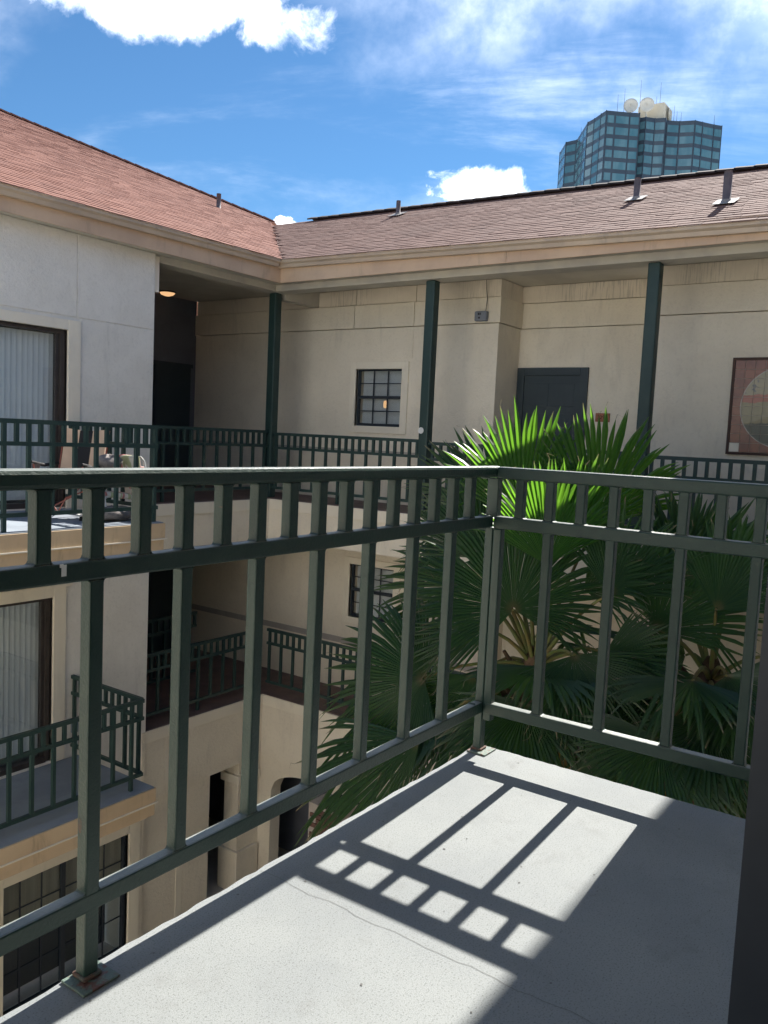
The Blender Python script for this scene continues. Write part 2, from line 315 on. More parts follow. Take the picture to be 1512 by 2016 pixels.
def obj(name, mb, m, parent=None, loc=(0, 0, 0), label=None, cat=None, group=None, kind=None, bevel=0):
    if isinstance(mb, MB): mb = mb.mesh(name, [M[k] for k in (m if isinstance(m, (list, tuple)) else [m])])
    o = bpy.data.objects.new(name, mb); C.objects.link(o); loc = Vector(loc)
    if parent is not None: o.parent = parent; o.location = loc - WL[parent.name]
    else: o.location = loc
    WL[o.name] = loc
    tag(o, label, cat, group, kind)
    if bevel:
        b = o.modifiers.new('bevel', 'BEVEL'); b.width = bevel; b.segments = 2; b.limit_method = 'ANGLE'; b.harden_normals = False
    return o
def tag(o, label=None, cat=None, group=None, kind=None):
    if label: o['label'] = label
    if cat: o['category'] = cat
    if group: o['group'] = group
    if kind: o['kind'] = kind
def empty(name, loc, label, cat, group=None):
    o = bpy.data.objects.new(name, None); C.objects.link(o); o.location = loc; o.empty_display_size = 0.2; WL[o.name] = Vector(loc)
    tag(o, label, cat, group); return o
def bx(*a): return MB().box(*a)

Z3, Z2, ZG = -1.20, -4.78, -8.40       # walkway levels and the courtyard
XW, XA, XE = 12.25, 13.05, 10.75       # back wing: wall, door alcove, fascia
YL, YF = 10.15, 9.88                   # left wing: wall, fascia

# ------------------------------------------------------------------ ground
g = MB(); g.quad((-1500, -1500, ZG), (3000, -1500, ZG), (3000, 1500, ZG), (-1500, 1500, ZG))
obj('ground', g, 'paving', kind='structure')
g = MB(); random.seed(3)
pts = [(6.9+2.9*math.cos(t)*(1+random.uniform(-.06, .06)), 3.2+2.7*math.sin(t)*(1+random.uniform(-.06, .06)), ZG+0.06) for t in [2*math.pi*k/40 for k in range(40)]]
g.poly(pts); obj('planting_bed', g, 'soil', kind='structure')

# ------------------------------------------------------------------ the near building: wall, room, eave over the balcony
YO = 0.93                                # outer edge of the near gutter
near = empty('apartment_building', (3, -2, ZG), 'shaded near apartment wing whose dark door jamb edges the balcony at lower right', 'building')
m = MB(); m.box(1.53, 12.2, 0.06, 0.25, ZG, 2.6); m.box(-1.3, 1.53, 0.06, 0.25, 1.35, 2.6); m.box(-2.7, -1.3, 0.06, 0.25, ZG, 2.6); m.box(-1.3, 1.53, 0.06, 0.25, ZG, Z3-0.02)
obj('wall', m, 'stucco_white', near)
m = MB(); m.box(1.505, 1.53, 0.02, 0.262, Z3, 1.31); m.box(-1.3, -1.255, 0.02, 0.262, Z3, 1.31); m.box(-1.3, 1.53, 0.02, 0.262, 1.31, 1.352); m.box(-1.255, 1.505, 0.06, 0.20, Z3-0.018, Z3+0.02)
obj('door_frame', m, 'bluefr', near)
m = MB(); m.box(-2.6, 1.9, -4.0, 0.06, Z3-0.15, Z3-0.02); m.box(-2.6, 1.9, -4.0, 0.06, 1.42, 1.5); m.box(-2.6, 1.9, -4.1, -4.0, Z3-0.15, 1.5); m.box(-2.7, -2.6, -4.1, 0.06, Z3-0.15, 1.5); m.box(1.9, 2.0, -4.1, 0.06, Z3-0.15, 1.5)
obj('room', m, 'inner', near)
m = MB(); m.box(-2.7, -2.6, -8.4, 0.06, ZG, 2.6); m.box(-7.2, -7.0, -4, 10.15, ZG, 2.6); obj('wall', m, 'stucco_white', near)  # far box: unseen wing wall added to bounce sunlight into the court
def zN(y): return 2.80+0.45*(YO-0.1-y)
m = MB(); v = [(-3.1, YO-0.02, zN(YO-0.02)), (10.67, YO-0.02, zN(YO-0.02)), (14.6, -3.0, zN(-3.0)), (10.6, -8.5, zN(-8.5)), (-3.1, -8.5, zN(-8.5))]
m.poly(v); m.poly([(a, b, c-0.12) for a, b, c in reversed(v)])
obj('roof', m, 'shingle_right', near)
m = MB(); m.box(-3.1, 10.6, YO-0.12, YO, 2.68, 2.80); obj('gutter', m, 'gutter', near)
m = MB(); m.box(-3.1, 10.74, YO-0.16, YO-0.122, 2.50, 2.79); obj('fascia', m, 'fascia', near)
m = MB(); m.box(-3.1, 10.74, 0.06, YO-0.162, 2.52, 2.55); obj('soffit', m, 'soffit', near)

# balcony slab with a ragged coated edge
random.seed(11)
YS, XS = 1.497, 2.875
m = MB(); top = []
n = 150
for k in range(n+1): top.append((-2.4+(XS+2.4)*k/n, YS+random.uniform(-.0045, .0025)))
for k in range(1, 50): top.append((XS+random.uniform(-.003, .002), YS-(YS-0.252)*k/50))
top += [(XS, 0.252), (-2.4, 0.252)]
m.poly([(a, b, Z3) for a, b in reversed(top)][::-1][::-1])
nt = len(top); i0 = len(m.v)
m.v += [(a, b, Z3) for a, b in top]+[(a, b, Z3-0.24) for a, b in top]
for k in range(nt): m.face(i0+k, i0+(k+1) % nt, i0+nt+(k+1) % nt, i0+nt+k)
m.face(*[i0+nt+k for k in range(nt)])
bal = obj('balcony_floor', m, 'floor', kind='structure')
random.seed(5)
m = MB()
def crack(pts, w):
    for (a, b), (c, d) in zip(pts[:-1], pts[1:]):
        m.quad((a-w, b, Z3+0.0012), (c-w, d, Z3+0.0012), (c+w, d, Z3+0.0012), (a+w, b, Z3+0.0012))
cp = [(1.618+0.004*math.sin(k*.9)+random.uniform(-.003, .003), 1.49-k*0.030) for k in range(34)]
crack(cp, 0.0006); obj('crack', m, 'crack', bal)
m = MB()
for k in range(60):
    a, b = random.uniform(0.7, 2.8), random.uniform(0.35, 1.45); r = random.uniform(.0012, .0035)
    m.poly([(a+r*math.cos(t)*random.uniform(.5, 1.6), b+r*math.sin(t)*random.uniform(.5, 1.6), Z3+0.0014) for t in (0, 1.05, 2.1, 3.14, 4.2, 5.2)])
obj('grit', m, 'crack', bal, kind='stuff')

# ------------------------------------------------------------------ near railing (front run along X, side run along Y)
T = 0.036
nr = empty('balcony_railing', (XS-0.07, YS-0.03, Z3), 'dark green steel balcony railing around the sunlit near balcony floor', 'railing')
YR, XR = 1.468, 2.815                     # tube centre lines
ZT, ZM, ZB = -0.094, -0.281, -1.000       # top faces of the three rails
def near_rail(z, h, name, axis):
    if axis == 'x': return obj(name, bx(-2.4, XR-T/2-.0005, YR-T/2, YR+T/2, z-h, z), 'rail', nr, bevel=0.005)
    return obj(name, bx(XR-T/2-.001, XR+T/2+.001, 0.252, YR-T/2-.0005, z-h, z), 'rail', nr, bevel=0.005)
m = MB(); m.box(-2.4, XR+T/2+.004, YR-T/2-.004, YR+T/2+.004, ZT-0.040, ZT); obj('top_rail', m, 'rail', nr, bevel=0.010)
m = MB(); m.box(XR-T/2-.003, XR+T/2+.003, 0.252, YR-T/2-.0045, ZT-0.045, ZT-.001); obj('top_rail', m, 'rail', nr, bevel=0.006)
near_rail(ZM, 0.042, 'mid_rail', 'x'); near_rail(ZM, 0.046, 'mid_rail', 'y')
near_rail(ZB, 0.042, 'bottom_rail', 'x'); near_rail(ZB, 0.044, 'bottom_rail', 'y')
hs = (ZT-0.039)-(ZM+0.0005); hl = (ZM-0.042)-(ZB+0.0005)
bw = 0.0335
pk = bx(-bw/2, bw/2, -T/2+.0015, T/2-.0015, 0, hs).mesh('picket', [M['rail']])
bl = bx(-bw/2, bw/2, -T/2+.0015, T/2-.0015, 0, hl+.001).mesh('baluster', [M['rail']])
pky = bx(-T/2+.0015, T/2-.0015, -bw/2, bw/2, 0, hs-.003).mesh('picket', [M['rail']])
bly = bx(-T/2+.0015, T/2-.0015, -bw/2, bw/2, 0, hl).mesh('baluster', [M['rail']])
fil = MB()
def fillet(c, d1, d2, ax, r=0.007, hw=T/2-.003):
    """concave paint fillet in the corner c between directions d1 and d2; ax = thickness axis"""
    c, d1, d2, ax = Vector(c), Vector(d1), Vector(d2), Vector(ax)
    prof = [Vector((0, 0, 0)), d1*r]
    for k in (1, 2, 3):
        t = math.pi/2*k/4
        prof.append(d1*r*(1-math.sin(t))+d2*r*(1-math.cos(t)))
    prof.append(d2*r)
    fil.prism([tuple(p) for p in prof], c-ax*hw, c+ax*hw)
def fill4(lo, hi, z0, z1, axis):
    for u, s1 in ((lo, 1), (hi, -1)):
        for z, s2 in ((z0, 1), (z1, -1)):
            if axis == 'x': fillet((u, YR, z), (s1, 0, 0), (0, 0, s2), (0, 1, 0))
            else: fillet((XR, u, z), (0, s1, 0), (0, 0, s2), (1, 0, 0))
xs = [1.057+0.1216*k for k in range(-26, 15) if -2.35 < 1.057+0.1216*k < 2.74]
for k, x in enumerate(xs):
    obj('picket', pk, None, nr, (x, YR, ZM+.0002), bevel=0.004)
    j = round((x-1.057)/0.1216)
    if j % 2 == 0 and j != 0: obj('baluster', bl, None, nr, (x, YR, ZB+.0002), bevel=0.004)
    fill4(x+bw/2, x+0.1216-bw/2, ZM, ZT-0.040, 'x')
    if j % 2 == 0: fill4(x+bw/2, x+0.2432-bw/2, ZB, ZM-0.042, 'x')
ys = [1.351-0.1183*k for k in range(10) if 1.351-0.1183*k > 0.3]
for k, y in enumerate(ys):
    obj('picket', pky, None, nr, (XR, y, ZM+.0002), bevel=0.004)
    if k % 2 == 1: obj('baluster', bly, None, nr, (XR, y, ZB+.0002), bevel=0.004); fill4(y-0.2366+bw/2, y-bw/2, ZB, ZM-0.046, 'y')
    fill4(y-0.1183+bw/2, y-bw/2, ZM, ZT-0.045, 'y')
fill4(1.351+bw/2, YR-T/2, ZM, ZT-0.045, 'y'); fill4(1.233+bw/2, YR-T/2, ZB, ZM-0.046, 'y')
obj('weld_fillet', fil, 'rail', nr, kind='stuff')
# posts with base plates
def near_post(x, y, w):
    p = obj('post', bx(-w/2, w/2, -T/2+.001, T/2-.001, Z3+.006, ZM-0.043), 'rail', nr, (x, y, 0), bevel=0.004)
    pl = MB(); pl.box(-0.046, 0.046, -0.054, 0.026, Z3+.0008, Z3+.007); obj('base_plate', pl, 'plate', p, (x, y, 0), bevel=0.002)
    wd = MB(); wd.box(-w/2-.006, w/2+.006, -T/2-.006, T/2+.004, Z3+.007, Z3+.016); obj('weld', wd, 'rust', p, (x, y, 0), bevel=0.004)
near_post(1.057, YR, 0.0345); near_post(1.057-14*0.1216, YR, 0.0345)
near_post(XR, YR-.0005, T)
obj('post', bx(-T/2+.001, T/2-.001, -.017, .017, ZB-.07, ZM-.047), 'rail', nr, (XR, YR-.0353, 0), bevel=.004)
obj('post', bx(-T/2+.001, T/2-.001, -.030, T/2-.001, ZM+.0003, ZT-.0445), 'rail', nr, (XR, YR, 0), bevel=.003)
# chipped paint and rust marks
m = MB()
for x, z in ((1.040, -0.852),):
    m.poly([(x-0.0006, YR+0.006+0.008*math.cos(t)*.75, z+0.017*math.sin(t)) for t in [2*math.pi*k/10 for k in range(10)]])
obj('rust_spot', m, 'rust', nr)
m = MB(); m.box(0.972, 0.983, YR-T/2-.0012, YR-T/2-.0002, ZM-.026, ZM-.003); m.box(0.968, 0.976, YR-T/2-.0014, YR-T/2-.0003, ZM-.008, ZM-.001)
obj('paint_drip', m, 'white', nr)

# ------------------------------------------------------------------ generic far railing
FT = 0.042
pm = {}
def far_railing(label, p0, p1, z, h, posts, group='green railings along the walkways and balconies', sp=0.143, drop=0.25, foot=0.2, extra_top=0.0):
    """p0, p1 = plan ends along X or Y; posts = list of distances from p0"""
    p0, p1 = Vector((*p0, 0)), Vector((*p1, 0)); L = (p1-p0).length; d = (p1-p0)/L; ax = 'x' if abs(d.x) > .5 else 'y'
    e = empty('railing', (p0.x, p0.y, z), label, 'railing', group)
    zt, zm, zb = z+h, z+h-drop, z+foot
    def bar(name, za, zb_, w):
        a, b = p0, p1
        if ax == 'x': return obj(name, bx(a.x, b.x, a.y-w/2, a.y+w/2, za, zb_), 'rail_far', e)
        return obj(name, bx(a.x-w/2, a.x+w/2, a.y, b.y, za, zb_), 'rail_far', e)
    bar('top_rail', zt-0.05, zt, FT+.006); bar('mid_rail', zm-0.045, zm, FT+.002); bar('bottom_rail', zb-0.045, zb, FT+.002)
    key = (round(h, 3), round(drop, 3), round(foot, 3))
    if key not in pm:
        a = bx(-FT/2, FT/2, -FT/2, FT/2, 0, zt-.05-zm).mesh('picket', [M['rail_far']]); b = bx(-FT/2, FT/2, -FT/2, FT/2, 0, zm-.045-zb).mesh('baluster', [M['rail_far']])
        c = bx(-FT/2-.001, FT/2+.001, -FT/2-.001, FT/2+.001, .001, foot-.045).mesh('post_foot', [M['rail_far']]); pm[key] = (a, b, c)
    a, b, c = pm[key]
    n = int((L-0.03)/sp); st = (L-n*sp)/2
    for k in range(n+1):
        q = p0+d*(st+k*sp)
        obj('picket', a, None, e, (q.x, q.y, zm))
        if k % 2 == 0: obj('baluster', b, None, e, (q.x, q.y, zb))
    for s in posts:
        k = round((s-st)/sp); k -= k % 2; k = max(0, min(n, k)); q = p0+d*(st+k*sp)
        obj('post', c, None, e, (q.x, q.y, z))
    return e

# ------------------------------------------------------------------ LEFT WING
lw = empty('apartment_building', (0, YL, ZG), 'pale stucco left wing with red shingle roof, balconies and vertical blinds', 'building')
X1 = 8.32
Y2 = 18.0
# solid core behind the panels, with openings
def wall_y(y0, y1, xa, xb, za, zb, holes):
    """vertical wall boxes in the X-Z plane around rectangular holes (x0,x1,z0,z1), non overlapping in x order"""
    mb = MB(); cx = xa
    for hx0, hx1, hz0, hz1 in sorted(holes):
        if hx0 > cx: mb.box(cx, hx0, y0, y1, za, zb)
        if hz1 < zb: mb.box(hx0, hx1, y0, y1, hz1, zb)
        if hz0 > za: mb.box(hx0, hx1, y0, y1, za, hz0)
        cx = hx1
    if cx < xb: mb.box(cx, xb, y0, y1, za, zb)
    return mb
D3 = (4.0, 6.86, Z3+0.02, 1.225); D2 = (4.0, 6.68, Z2+0.03, -2.42); W1 = (5.97, 8.03, -8.25, -6.31)
core = MB()
for z0, z1, h in ((Z3, 2.62, D3), (Z2, Z3, D2), (ZG, Z2, W1)):
    k = wall_y(YL+0.012, YL+0.22, -9, X1, z0, z1, [h]); i = len(core.v); core.v += k.v
    for f in k.f: core.face(*[a+i for a in f])
wl = obj('wall', core, 'stucco_white', lw)
obj('wall', bx(X1-0.2, X1, YL+0.221, 13.6, ZG, 2.62), 'stucco', lw)
J = 0.007
def panel(x0, x1, z0, z1, mt='stucco_white'): obj('wall_panel', bx(x0+J, x1-J, YL, YL+0.03, z0+J, z1-J), mt, wl, bevel=0.004)
panel(-9, 4.0, Z3, 1.41); panel(-9, 4.2, 1.41, 2.53); panel(4.2, 7.0, 1.41, 2.53); panel(7.0, X1, 1.41, 2.53); panel(7.06, X1, Z3, 1.41)
panel(-9, 3.9, Z2, -1.5); panel(3.9, 6.9, -2.29, -1.58); panel(6.88, X1, Z2, -1.2); panel(X1-1.42, X1, -1.2, -1.2+.0301) if 0 else None
panel(-9, 5.75, ZG, Z2); panel(8.24, X1, ZG, Z2, 'stucco')
# door and window surrounds, proud of the wall
def surround(o, wdt, y=YL-0.028, mt='trim', bottom=False):
    x0, x1, z0, z1 = o; mb = MB()
    mb.box(x1, x1+wdt, y, YL+0.1, z0-0.02, z1+wdt*0.72); mb.box(x0-wdt, x0, y, YL+0.1, z0-0.02, z1+wdt*0.72); mb.box(x0, x1, y+.0005, YL+0.1, z1, z1+wdt*0.72)
    obj('surround', mb, mt, lw, bevel=0.006)
surround(D3, 0.19); surround(D2, 0.19); surround(W1, 0.2, mt='trim')
obj('cornice', bx(3.7, 6.95, YL-0.05, YL+0.02, -2.285, -2.25), 'trim', lw); obj('cornice', bx(5.72, 8.28, YL-0.06, YL-0.001, -6.165, -6.12), 'trim', lw)
def sliding_door(o):
    x0, x1, z0, z1 = o; mb = MB(); y0, y1 = YL+0.05, YL+0.15; f = 0.075
    mb.box(x1-f, x1, y0, y1, z0, z1); mb.box(x0, x0+f, y0, y1, z0, z1); mb.box(x0+f, x1-f, y0, y1, z1-0.05, z1); mb.box(x0+f, x1-f, y0-0.03, y1, z0, z0+0.07)
    mb.box(x1-f-0.05, x1-f-.001, y0+0.03, y1-.01, z0+0.07, z1-0.05); mb.box((x0+x1)/2-0.04, (x0+x1)/2+0.04, y0+0.02, y1-.01, z0+0.07, z1-0.05)
    d = obj('sliding_door', mb, 'bronze', lw)
    obj('pane', bx(x0+f, (x0+x1)/2-.041, y0+0.05, y0+0.056, z0+0.07, z1-.05), 'glass', d); obj('pane', bx((x0+x1)/2+.041, x1-f-.051, y0+0.05, y0+0.056, z0+0.07, z1-.05), 'glass', d)
    sm = MB(); sm.smooth = True; w_ = 0.102; hh = z1-0.06-(z0+0.10)
    for k in range(4):
        a, b = -w_/2+w_*k/4, -w_/2+w_*(k+1)/4; ya, yb = 0.006*(1-(2*a/w_)**2), 0.006*(1-(2*b/w_)**2)
        sm.quad((a, ya, 0), (b, yb, 0), (b, yb, hh), (a, ya, hh))
    sme = sm.mesh('blind_slat', [M['slat']]); x = x0+f+0.05; i = 0
    while x < x1-f-0.03:
        s = obj('blind_slat', sme, None, d, (x, y1+0.05, z0+0.10)); s.rotation_euler.z = R(-5+random.uniform(-2.5, 2.5)); x += 0.079
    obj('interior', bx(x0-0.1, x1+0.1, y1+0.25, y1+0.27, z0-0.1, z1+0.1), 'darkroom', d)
sliding_door(D3); sliding_door(D2)
# ground-floor gridded window
def grid_window(o):
    x0, x1, z0, z1 = o; y0, y1 = YL+0.06, YL+0.12; mb = MB(); f = 0.05
    mb.box(x1-f, x1, y0, y1, z0, z1); mb.box(x0, x0+f, y0, y1, z0, z1); mb.box(x0+f, x1-f, y0, y1, z1-0.035, z1); mb.box(x0+f, x1-f, y0, y1, z0, z0+0.06)
    xm = 6.94; zs = [z1-0.035, -6.76, -7.20, -7.66, z0+0.06]
    mb.box(xm-0.032, xm+0.032, y0-.002, y1-.01, z0+0.06, z1-0.035); mb.box(x0+f, x1-f, y0+.004, y1-.012, -7.24, -7.19)
    wd = obj('window', mb, 'bluefr', lw)
    cols = [x0+f, 6.27, 6.60, xm-0.032], [xm+0.032, 7.29, 7.64, x1-f]
    for cs in cols:
        for xx in cs[1:-1]: obj('muntin', bx(xx-0.008, xx+0.008, y0+.012, y0+.03, z0+0.06, z1-.035), 'bluefr', wd)
        for a, b in zip(cs[:-1], cs[1:]):
            for c, d_ in zip(zs[:-1], zs[1:]): obj('pane', bx(a+.001, b-.001, y0+0.035, y0+0.039, d_+.001, c-.001), 'darkglass', wd)
    for z in (-6.76, -7.66): obj('muntin', bx(x0+f, x1-f, y0+.014, y0+.028, z-.008, z+.008), 'bluefr', wd)
    cv = MB(); cv.smooth = True; nn = 60
    for k in range(nn):
        a, b = x0+(x1-x0)*k/nn, x0+(x1-x0)*(k+1)/nn; f_ = lambda t: y1+0.05+0.006*math.sin(t*38)
        cv.quad((a, f_(a), -7.24), (b, f_(b), -7.24), (b, f_(b), z1+.05), (a, f_(a), z1+.05))
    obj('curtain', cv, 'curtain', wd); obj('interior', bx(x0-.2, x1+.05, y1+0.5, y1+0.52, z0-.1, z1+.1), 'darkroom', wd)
grid_window(W1)
# balconies of the left wing
def balcony(z, ye, xe):
    b = obj('balcony_slab', bx(1.6, xe, ye, YL-.001, z-0.16, z), 'blue_floor', lw)
    obj('fascia_board', bx(1.6, xe+.012, ye-0.022, ye-.001, z-0.20, z-0.012), 'balcfascia', b); obj('fascia_board', bx(1.6, xe+.002, ye-0.012, ye+.05, z-0.38, z-0.216), 'balcfascia', b)
    obj('drip_edge', bx(1.6, xe+.03, ye-0.040, ye-.001, z-0.216, z-0.2005), 'trim', b)
    obj('fascia_board', bx(xe+.001, xe+.02, ye, YL-.001, z-0.20, z-0.012), 'balcfascia', b); obj('fascia_board', bx(xe-.02, xe+.010, ye+.051, YL-.001, z-0.38, z-0.202), 'balcfascia', b)
    obj('soffit', bx(1.6, xe-.021, ye+.051, YL-.001, z-0.34, z-0.161), 'soffit', b)
balcony(Z3, 8.17, 6.90); balcony(Z2, 8.47, 7.10)
obj('socket_box', bx(6.98, 7.07, YL-0.05, YL-.001, Z2+0.36, Z2+0.50), 'greybox', lw)
far_railing('green railing along the front of the upper left balcony', (1.7, 8.27), (6.875, 8.27), Z3, 1.20, [0.1, 3.3, 5.12], sp=0.141, drop=0.24)
far_railing('short green side railing of the upper left balcony, meeting the wall', (6.875, 8.30), (6.875, YL), Z3, 1.20, [], sp=0.141, drop=0.24)
far_railing('green railing along the front of the lower left balcony', (1.7, 8.60), (7.00, 8.60), Z2, 1.20, [0.1, 3.0, 5.24], sp=0.141, drop=0.24)
far_railing('short green side railing of the lower left balcony, meeting the wall', (7.00, 8.63), (7.00, YL), Z2, 1.20, [], sp=0.141, drop=0.24)

# roof planes
def zL(x, y): return 2.84+0.45*(y-9.78)+0.014*(x-8)
def zR(x, y): return 2.80+0.45*(x-10.65)+0.02*(y-6)
def inside(p, poly):
    c = False; n = len(poly); j = n-1
    for i in range(n):
        if (poly[i][1] > p[1]) != (poly[j][1] > p[1]) and p[0] < (poly[j][0]-poly[i][0])*(p[1]-poly[i][1])/(poly[j][1]-poly[i][1])+poly[i][0]: c = not c
        j = i
    return c
def shingles(poly, along, z_of, lo, hi, edge, end, region):
    """tabs laid in courses; along = 'x' or 'y' is the course direction; each tab tilts up towards its butt"""
    mb = MB(); tone = []; ex = 0.132; tw = 0.30
    c = 0; t = edge
    while t < end:
        s = lo+(0.15 if c % 2 else 0)+random.uniform(-.02, .02)
        while s < hi:
            w_ = tw*random.uniform(.92, 1.05); a, b = s+.003, s+w_-.003
            mid = ((a+b)/2, t+ex/2) if along == 'x' else (t+ex/2, (a+b)/2)
            if inside(mid, poly) and region(*mid):
                lift = 0.013+random.uniform(-.003, .004); j = random.uniform(-.012, .012)
                def P(u, v, dz):
                    x, y = (u, v) if along == 'x' else (v, u); return (x, y, z_of(x, y)+dz)
                i = len(mb.v); e2 = random.uniform(-.004, .004)
                mb.v += [P(a, t-.012+j, 0.002), P(b, t-.012+j+e2, 0.002), P(b, t-.012+j+e2, lift), P(a, t-.012+j, lift), P(b, t+ex+.02, 0.004), P(a, t+ex+.02, 0.004)]
                tn = random.random()
                for f in ((0, 1, 2, 3), (3, 2, 4, 5), (1, 4, 2), (0, 3, 5)): mb.face(*[i+k for k in f]); tone.append(tn)
            s += w_
        t += ex; c += 1
    return mb, tone
def shingle_part(poly, along, z_of, lo, hi, edge, end, region, mt, parent):
    mb, tone = shingles(poly, along, z_of, lo, hi, edge, end, region)
    o = obj('shingles', mb, mt, parent, kind='stuff')
    at = o.data.attributes.new('tone', 'FLOAT', 'FACE'); at.data.foreach_set('value', tone); return o
random.seed(21)
# left roof: face toward the court, hip at the far end
VT = (14.60, 13.68)
PL = [(-9, 9.76), (10.65, 9.76), VT, (15.45, 14.60), (10.85, 19.2), (-9, 19.2)]
m = MB(); m.poly([(x, y, zL(x, y)-.004) for x, y in PL]); zr = zL(10.85, 19.2)
m.poly([(15.45, 14.60, zL(15.45, 14.6)-.004), (20.3, 9.76, 2.84), (20.3, 28.6, 2.84), (10.85, 19.2, zr)]); m.poly([(10.85, 19.2, zr), (20.3, 28.6, 2.84), (-9, 28.6, 2.84), (-9, 19.2, zL(-9, 19.2))])
rl = obj('roof', m, 'shingle_left', lw)
shingle_part(PL, 'x', zL, 3.0, 15.6, 9.76, 19.1, lambda x, y: x > 3, 'shingle_left', rl)
hc = MB(); n = 26; a0, a1 = Vector((10.85, 19.2, zr)), Vector((15.5, 14.55, zL(15.5, 14.55)))
for k in range(n):
    p, q = a0.lerp(a1, k/n), a0.lerp(a1, (k+1.15)/n); hc.beam(p+Vector((0, 0, .02)), q+Vector((0, 0, .005)), 0.24, 0.03)
obj('ridge_cap', hc, 'shingle_left', rl, kind='stuff')
# gutter profile and eaves of the left wing
def gut(mb, a, b, outward, zt_a, zt_b):
    o = Vector(outward)
    prof = [(0, 0), (0.0, -0.12), (0.07, -0.12), (0.085, -0.07), (0.118, -0.045), (0.122, -0.008), (0.134, -0.008), (0.134, 0), (0.112, 0.0), (0.108, -0.02), (0.012, -0.03)]
    P = [o*p+Vector((0, 0, q)) for p, q in prof]; n = len(P); i = len(mb.v); a, b = Vector(a), Vector(b)
    mb.v += [tuple(a+p+Vector((0, 0, zt_a))) for p in P]+[tuple(b+p+Vector((0, 0, zt_b))) for p in P]
    for k in range(n): mb.face(i+k, i+(k+1) % n, i+n+(k+1) % n, i+n+k)
    mb.face(*[i+k for k in reversed(range(n))]); mb.face(*[i+n+k for k in range(n)])
m = MB(); gut(m, (-9, YF, 0), (XE-0.137, YF, 0), (0, -1, 0), zL(-9, 9.78)-0.01, zL(10.6, 9.78)-0.01); obj('gutter', m, 'gutter', lw)
obj('fascia', bx(-9, XE-.001, YF, YF+0.03, 2.505, 2.80), 'fascia', lw)
obj('soffit', bx(-9, X1, YF+.031, YL+0.011, 2.532, 2.56), 'soffit', lw)
m = MB(); m.tube([(13.14, 13.98, zL(13.14, 13.98)-.05), (13.14, 13.98, zL(13.14, 13.98)+0.30)], 0.05, 12); vp = obj('vent_pipe', m, 'lead', rl)
obj('fixture_box', bx(X1+.001, X1+.085, YL+.02, YL+.14, 1.98, 2.50), 'trim', lw)

# ------------------------------------------------------------------ BACK WING
bw_ = empty('apartment_building', (XW, 6, ZG), 'cream stucco back wing with open walkways on steel posts under a red shingle roof', 'building')
YA0, YA1, YE = 6.46, 3.90, -2.5         # alcove from YA0 to YA1
def wallx(xa, xb, segs): 
    mb = MB()
    for y0, y1, z0, z1 in segs: mb.box(xa, xb, y0, y1, z0, z1)
    return mb
WIN3 = (8.30, 9.31, 0.165, 1.185); WIN2 = (8.27, 9.26, -3.38, -2.39)     # y0,y1,z0,z1
def storey_wall(z0, z1, win, top=False):
    zt = 1.905 if top else z1
    segs = [(win[1], 13.6, z0, zt), (YA0, win[0], z0, zt), (win[0], win[1], z0, win[2]), (win[0], win[1], win[3], zt)]
    wo = obj('wall', wallx(XW, XW+0.25, segs), 'stucco', bw_)
    return wo
w3 = storey_wall(Z3, 2.62, WIN3, True); w2 = storey_wall(Z2, Z3-0.75, WIN2)
obj('wall', wallx(XW, XW+0.25, [(YE, YA1, Z3, 1.905)]), 'stucco', bw_); obj('wall', wallx(XW, XW+0.25, [(YE, YA1, Z2, -1.95)]), 'stucco', bw_)
for za, zb_ in ((Z3, 1.905), (Z2, -1.95)):
    obj('alcove_wall', bx(XA, XA+0.2, YA1-.25, YA0+.25, za, zb_), 'stucco', bw_); obj('alcove_wall', bx(XW+.2501, XA-.0005, YA0, YA0+.25, za, zb_), 'stucco', bw_); obj('alcove_wall', bx(XW+.2501, XA-.0005, YA1-.25, YA1, za, zb_), 'stucco', bw_)
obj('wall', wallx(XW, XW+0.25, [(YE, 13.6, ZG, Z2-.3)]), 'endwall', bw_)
# raised course and streaked frieze above it
def course(x, y0, y1, name, z0, z1, mt, dx): obj(name, bx(x-dx, x+0.2, y0, y1, z0, z1), mt, bw_, bevel=0.004)
for i, (ya, yb) in enumerate(((9.40, 13.6), (8.10, 9.388), (YA0-0.03, 8.088))): course(XW, ya, yb, 'wall_course', 1.917, 2.325, 'stucco', 0.03)
course(XA, YA1-.2, YA0+.2, 'wall_course', 1.917, 2.325, 'stucco', 0.012); course(XW, YE, YA1+0.03, 'wall_course', 1.917, 2.325, 'stucco', 0.03)
obj('wall_course', bx(XW+.2, XA-.013, YA0-.03, YA0+.2, 1.917, 2.325), 'stucco', bw_)
for i, (ya, yb) in enumerate(((9.40, 13.6), (8.10, 9.388), (YA0, 8.088))): course(XW, ya, yb, 'frieze', 2.337, 2.615, 'frieze', -0.012)
course(XA, YA1-.2, YA0+.2, 'frieze', 2.337, 2.615, 'frieze', 0.0); course(XW, YE, YA1, 'frieze', 2.337, 2.615, 'frieze', -0.012)
obj('frieze', bx(XW+.2, XA-.001, YA0+.001, YA0+.2, 2.337, 2.615), 'frieze', bw_)
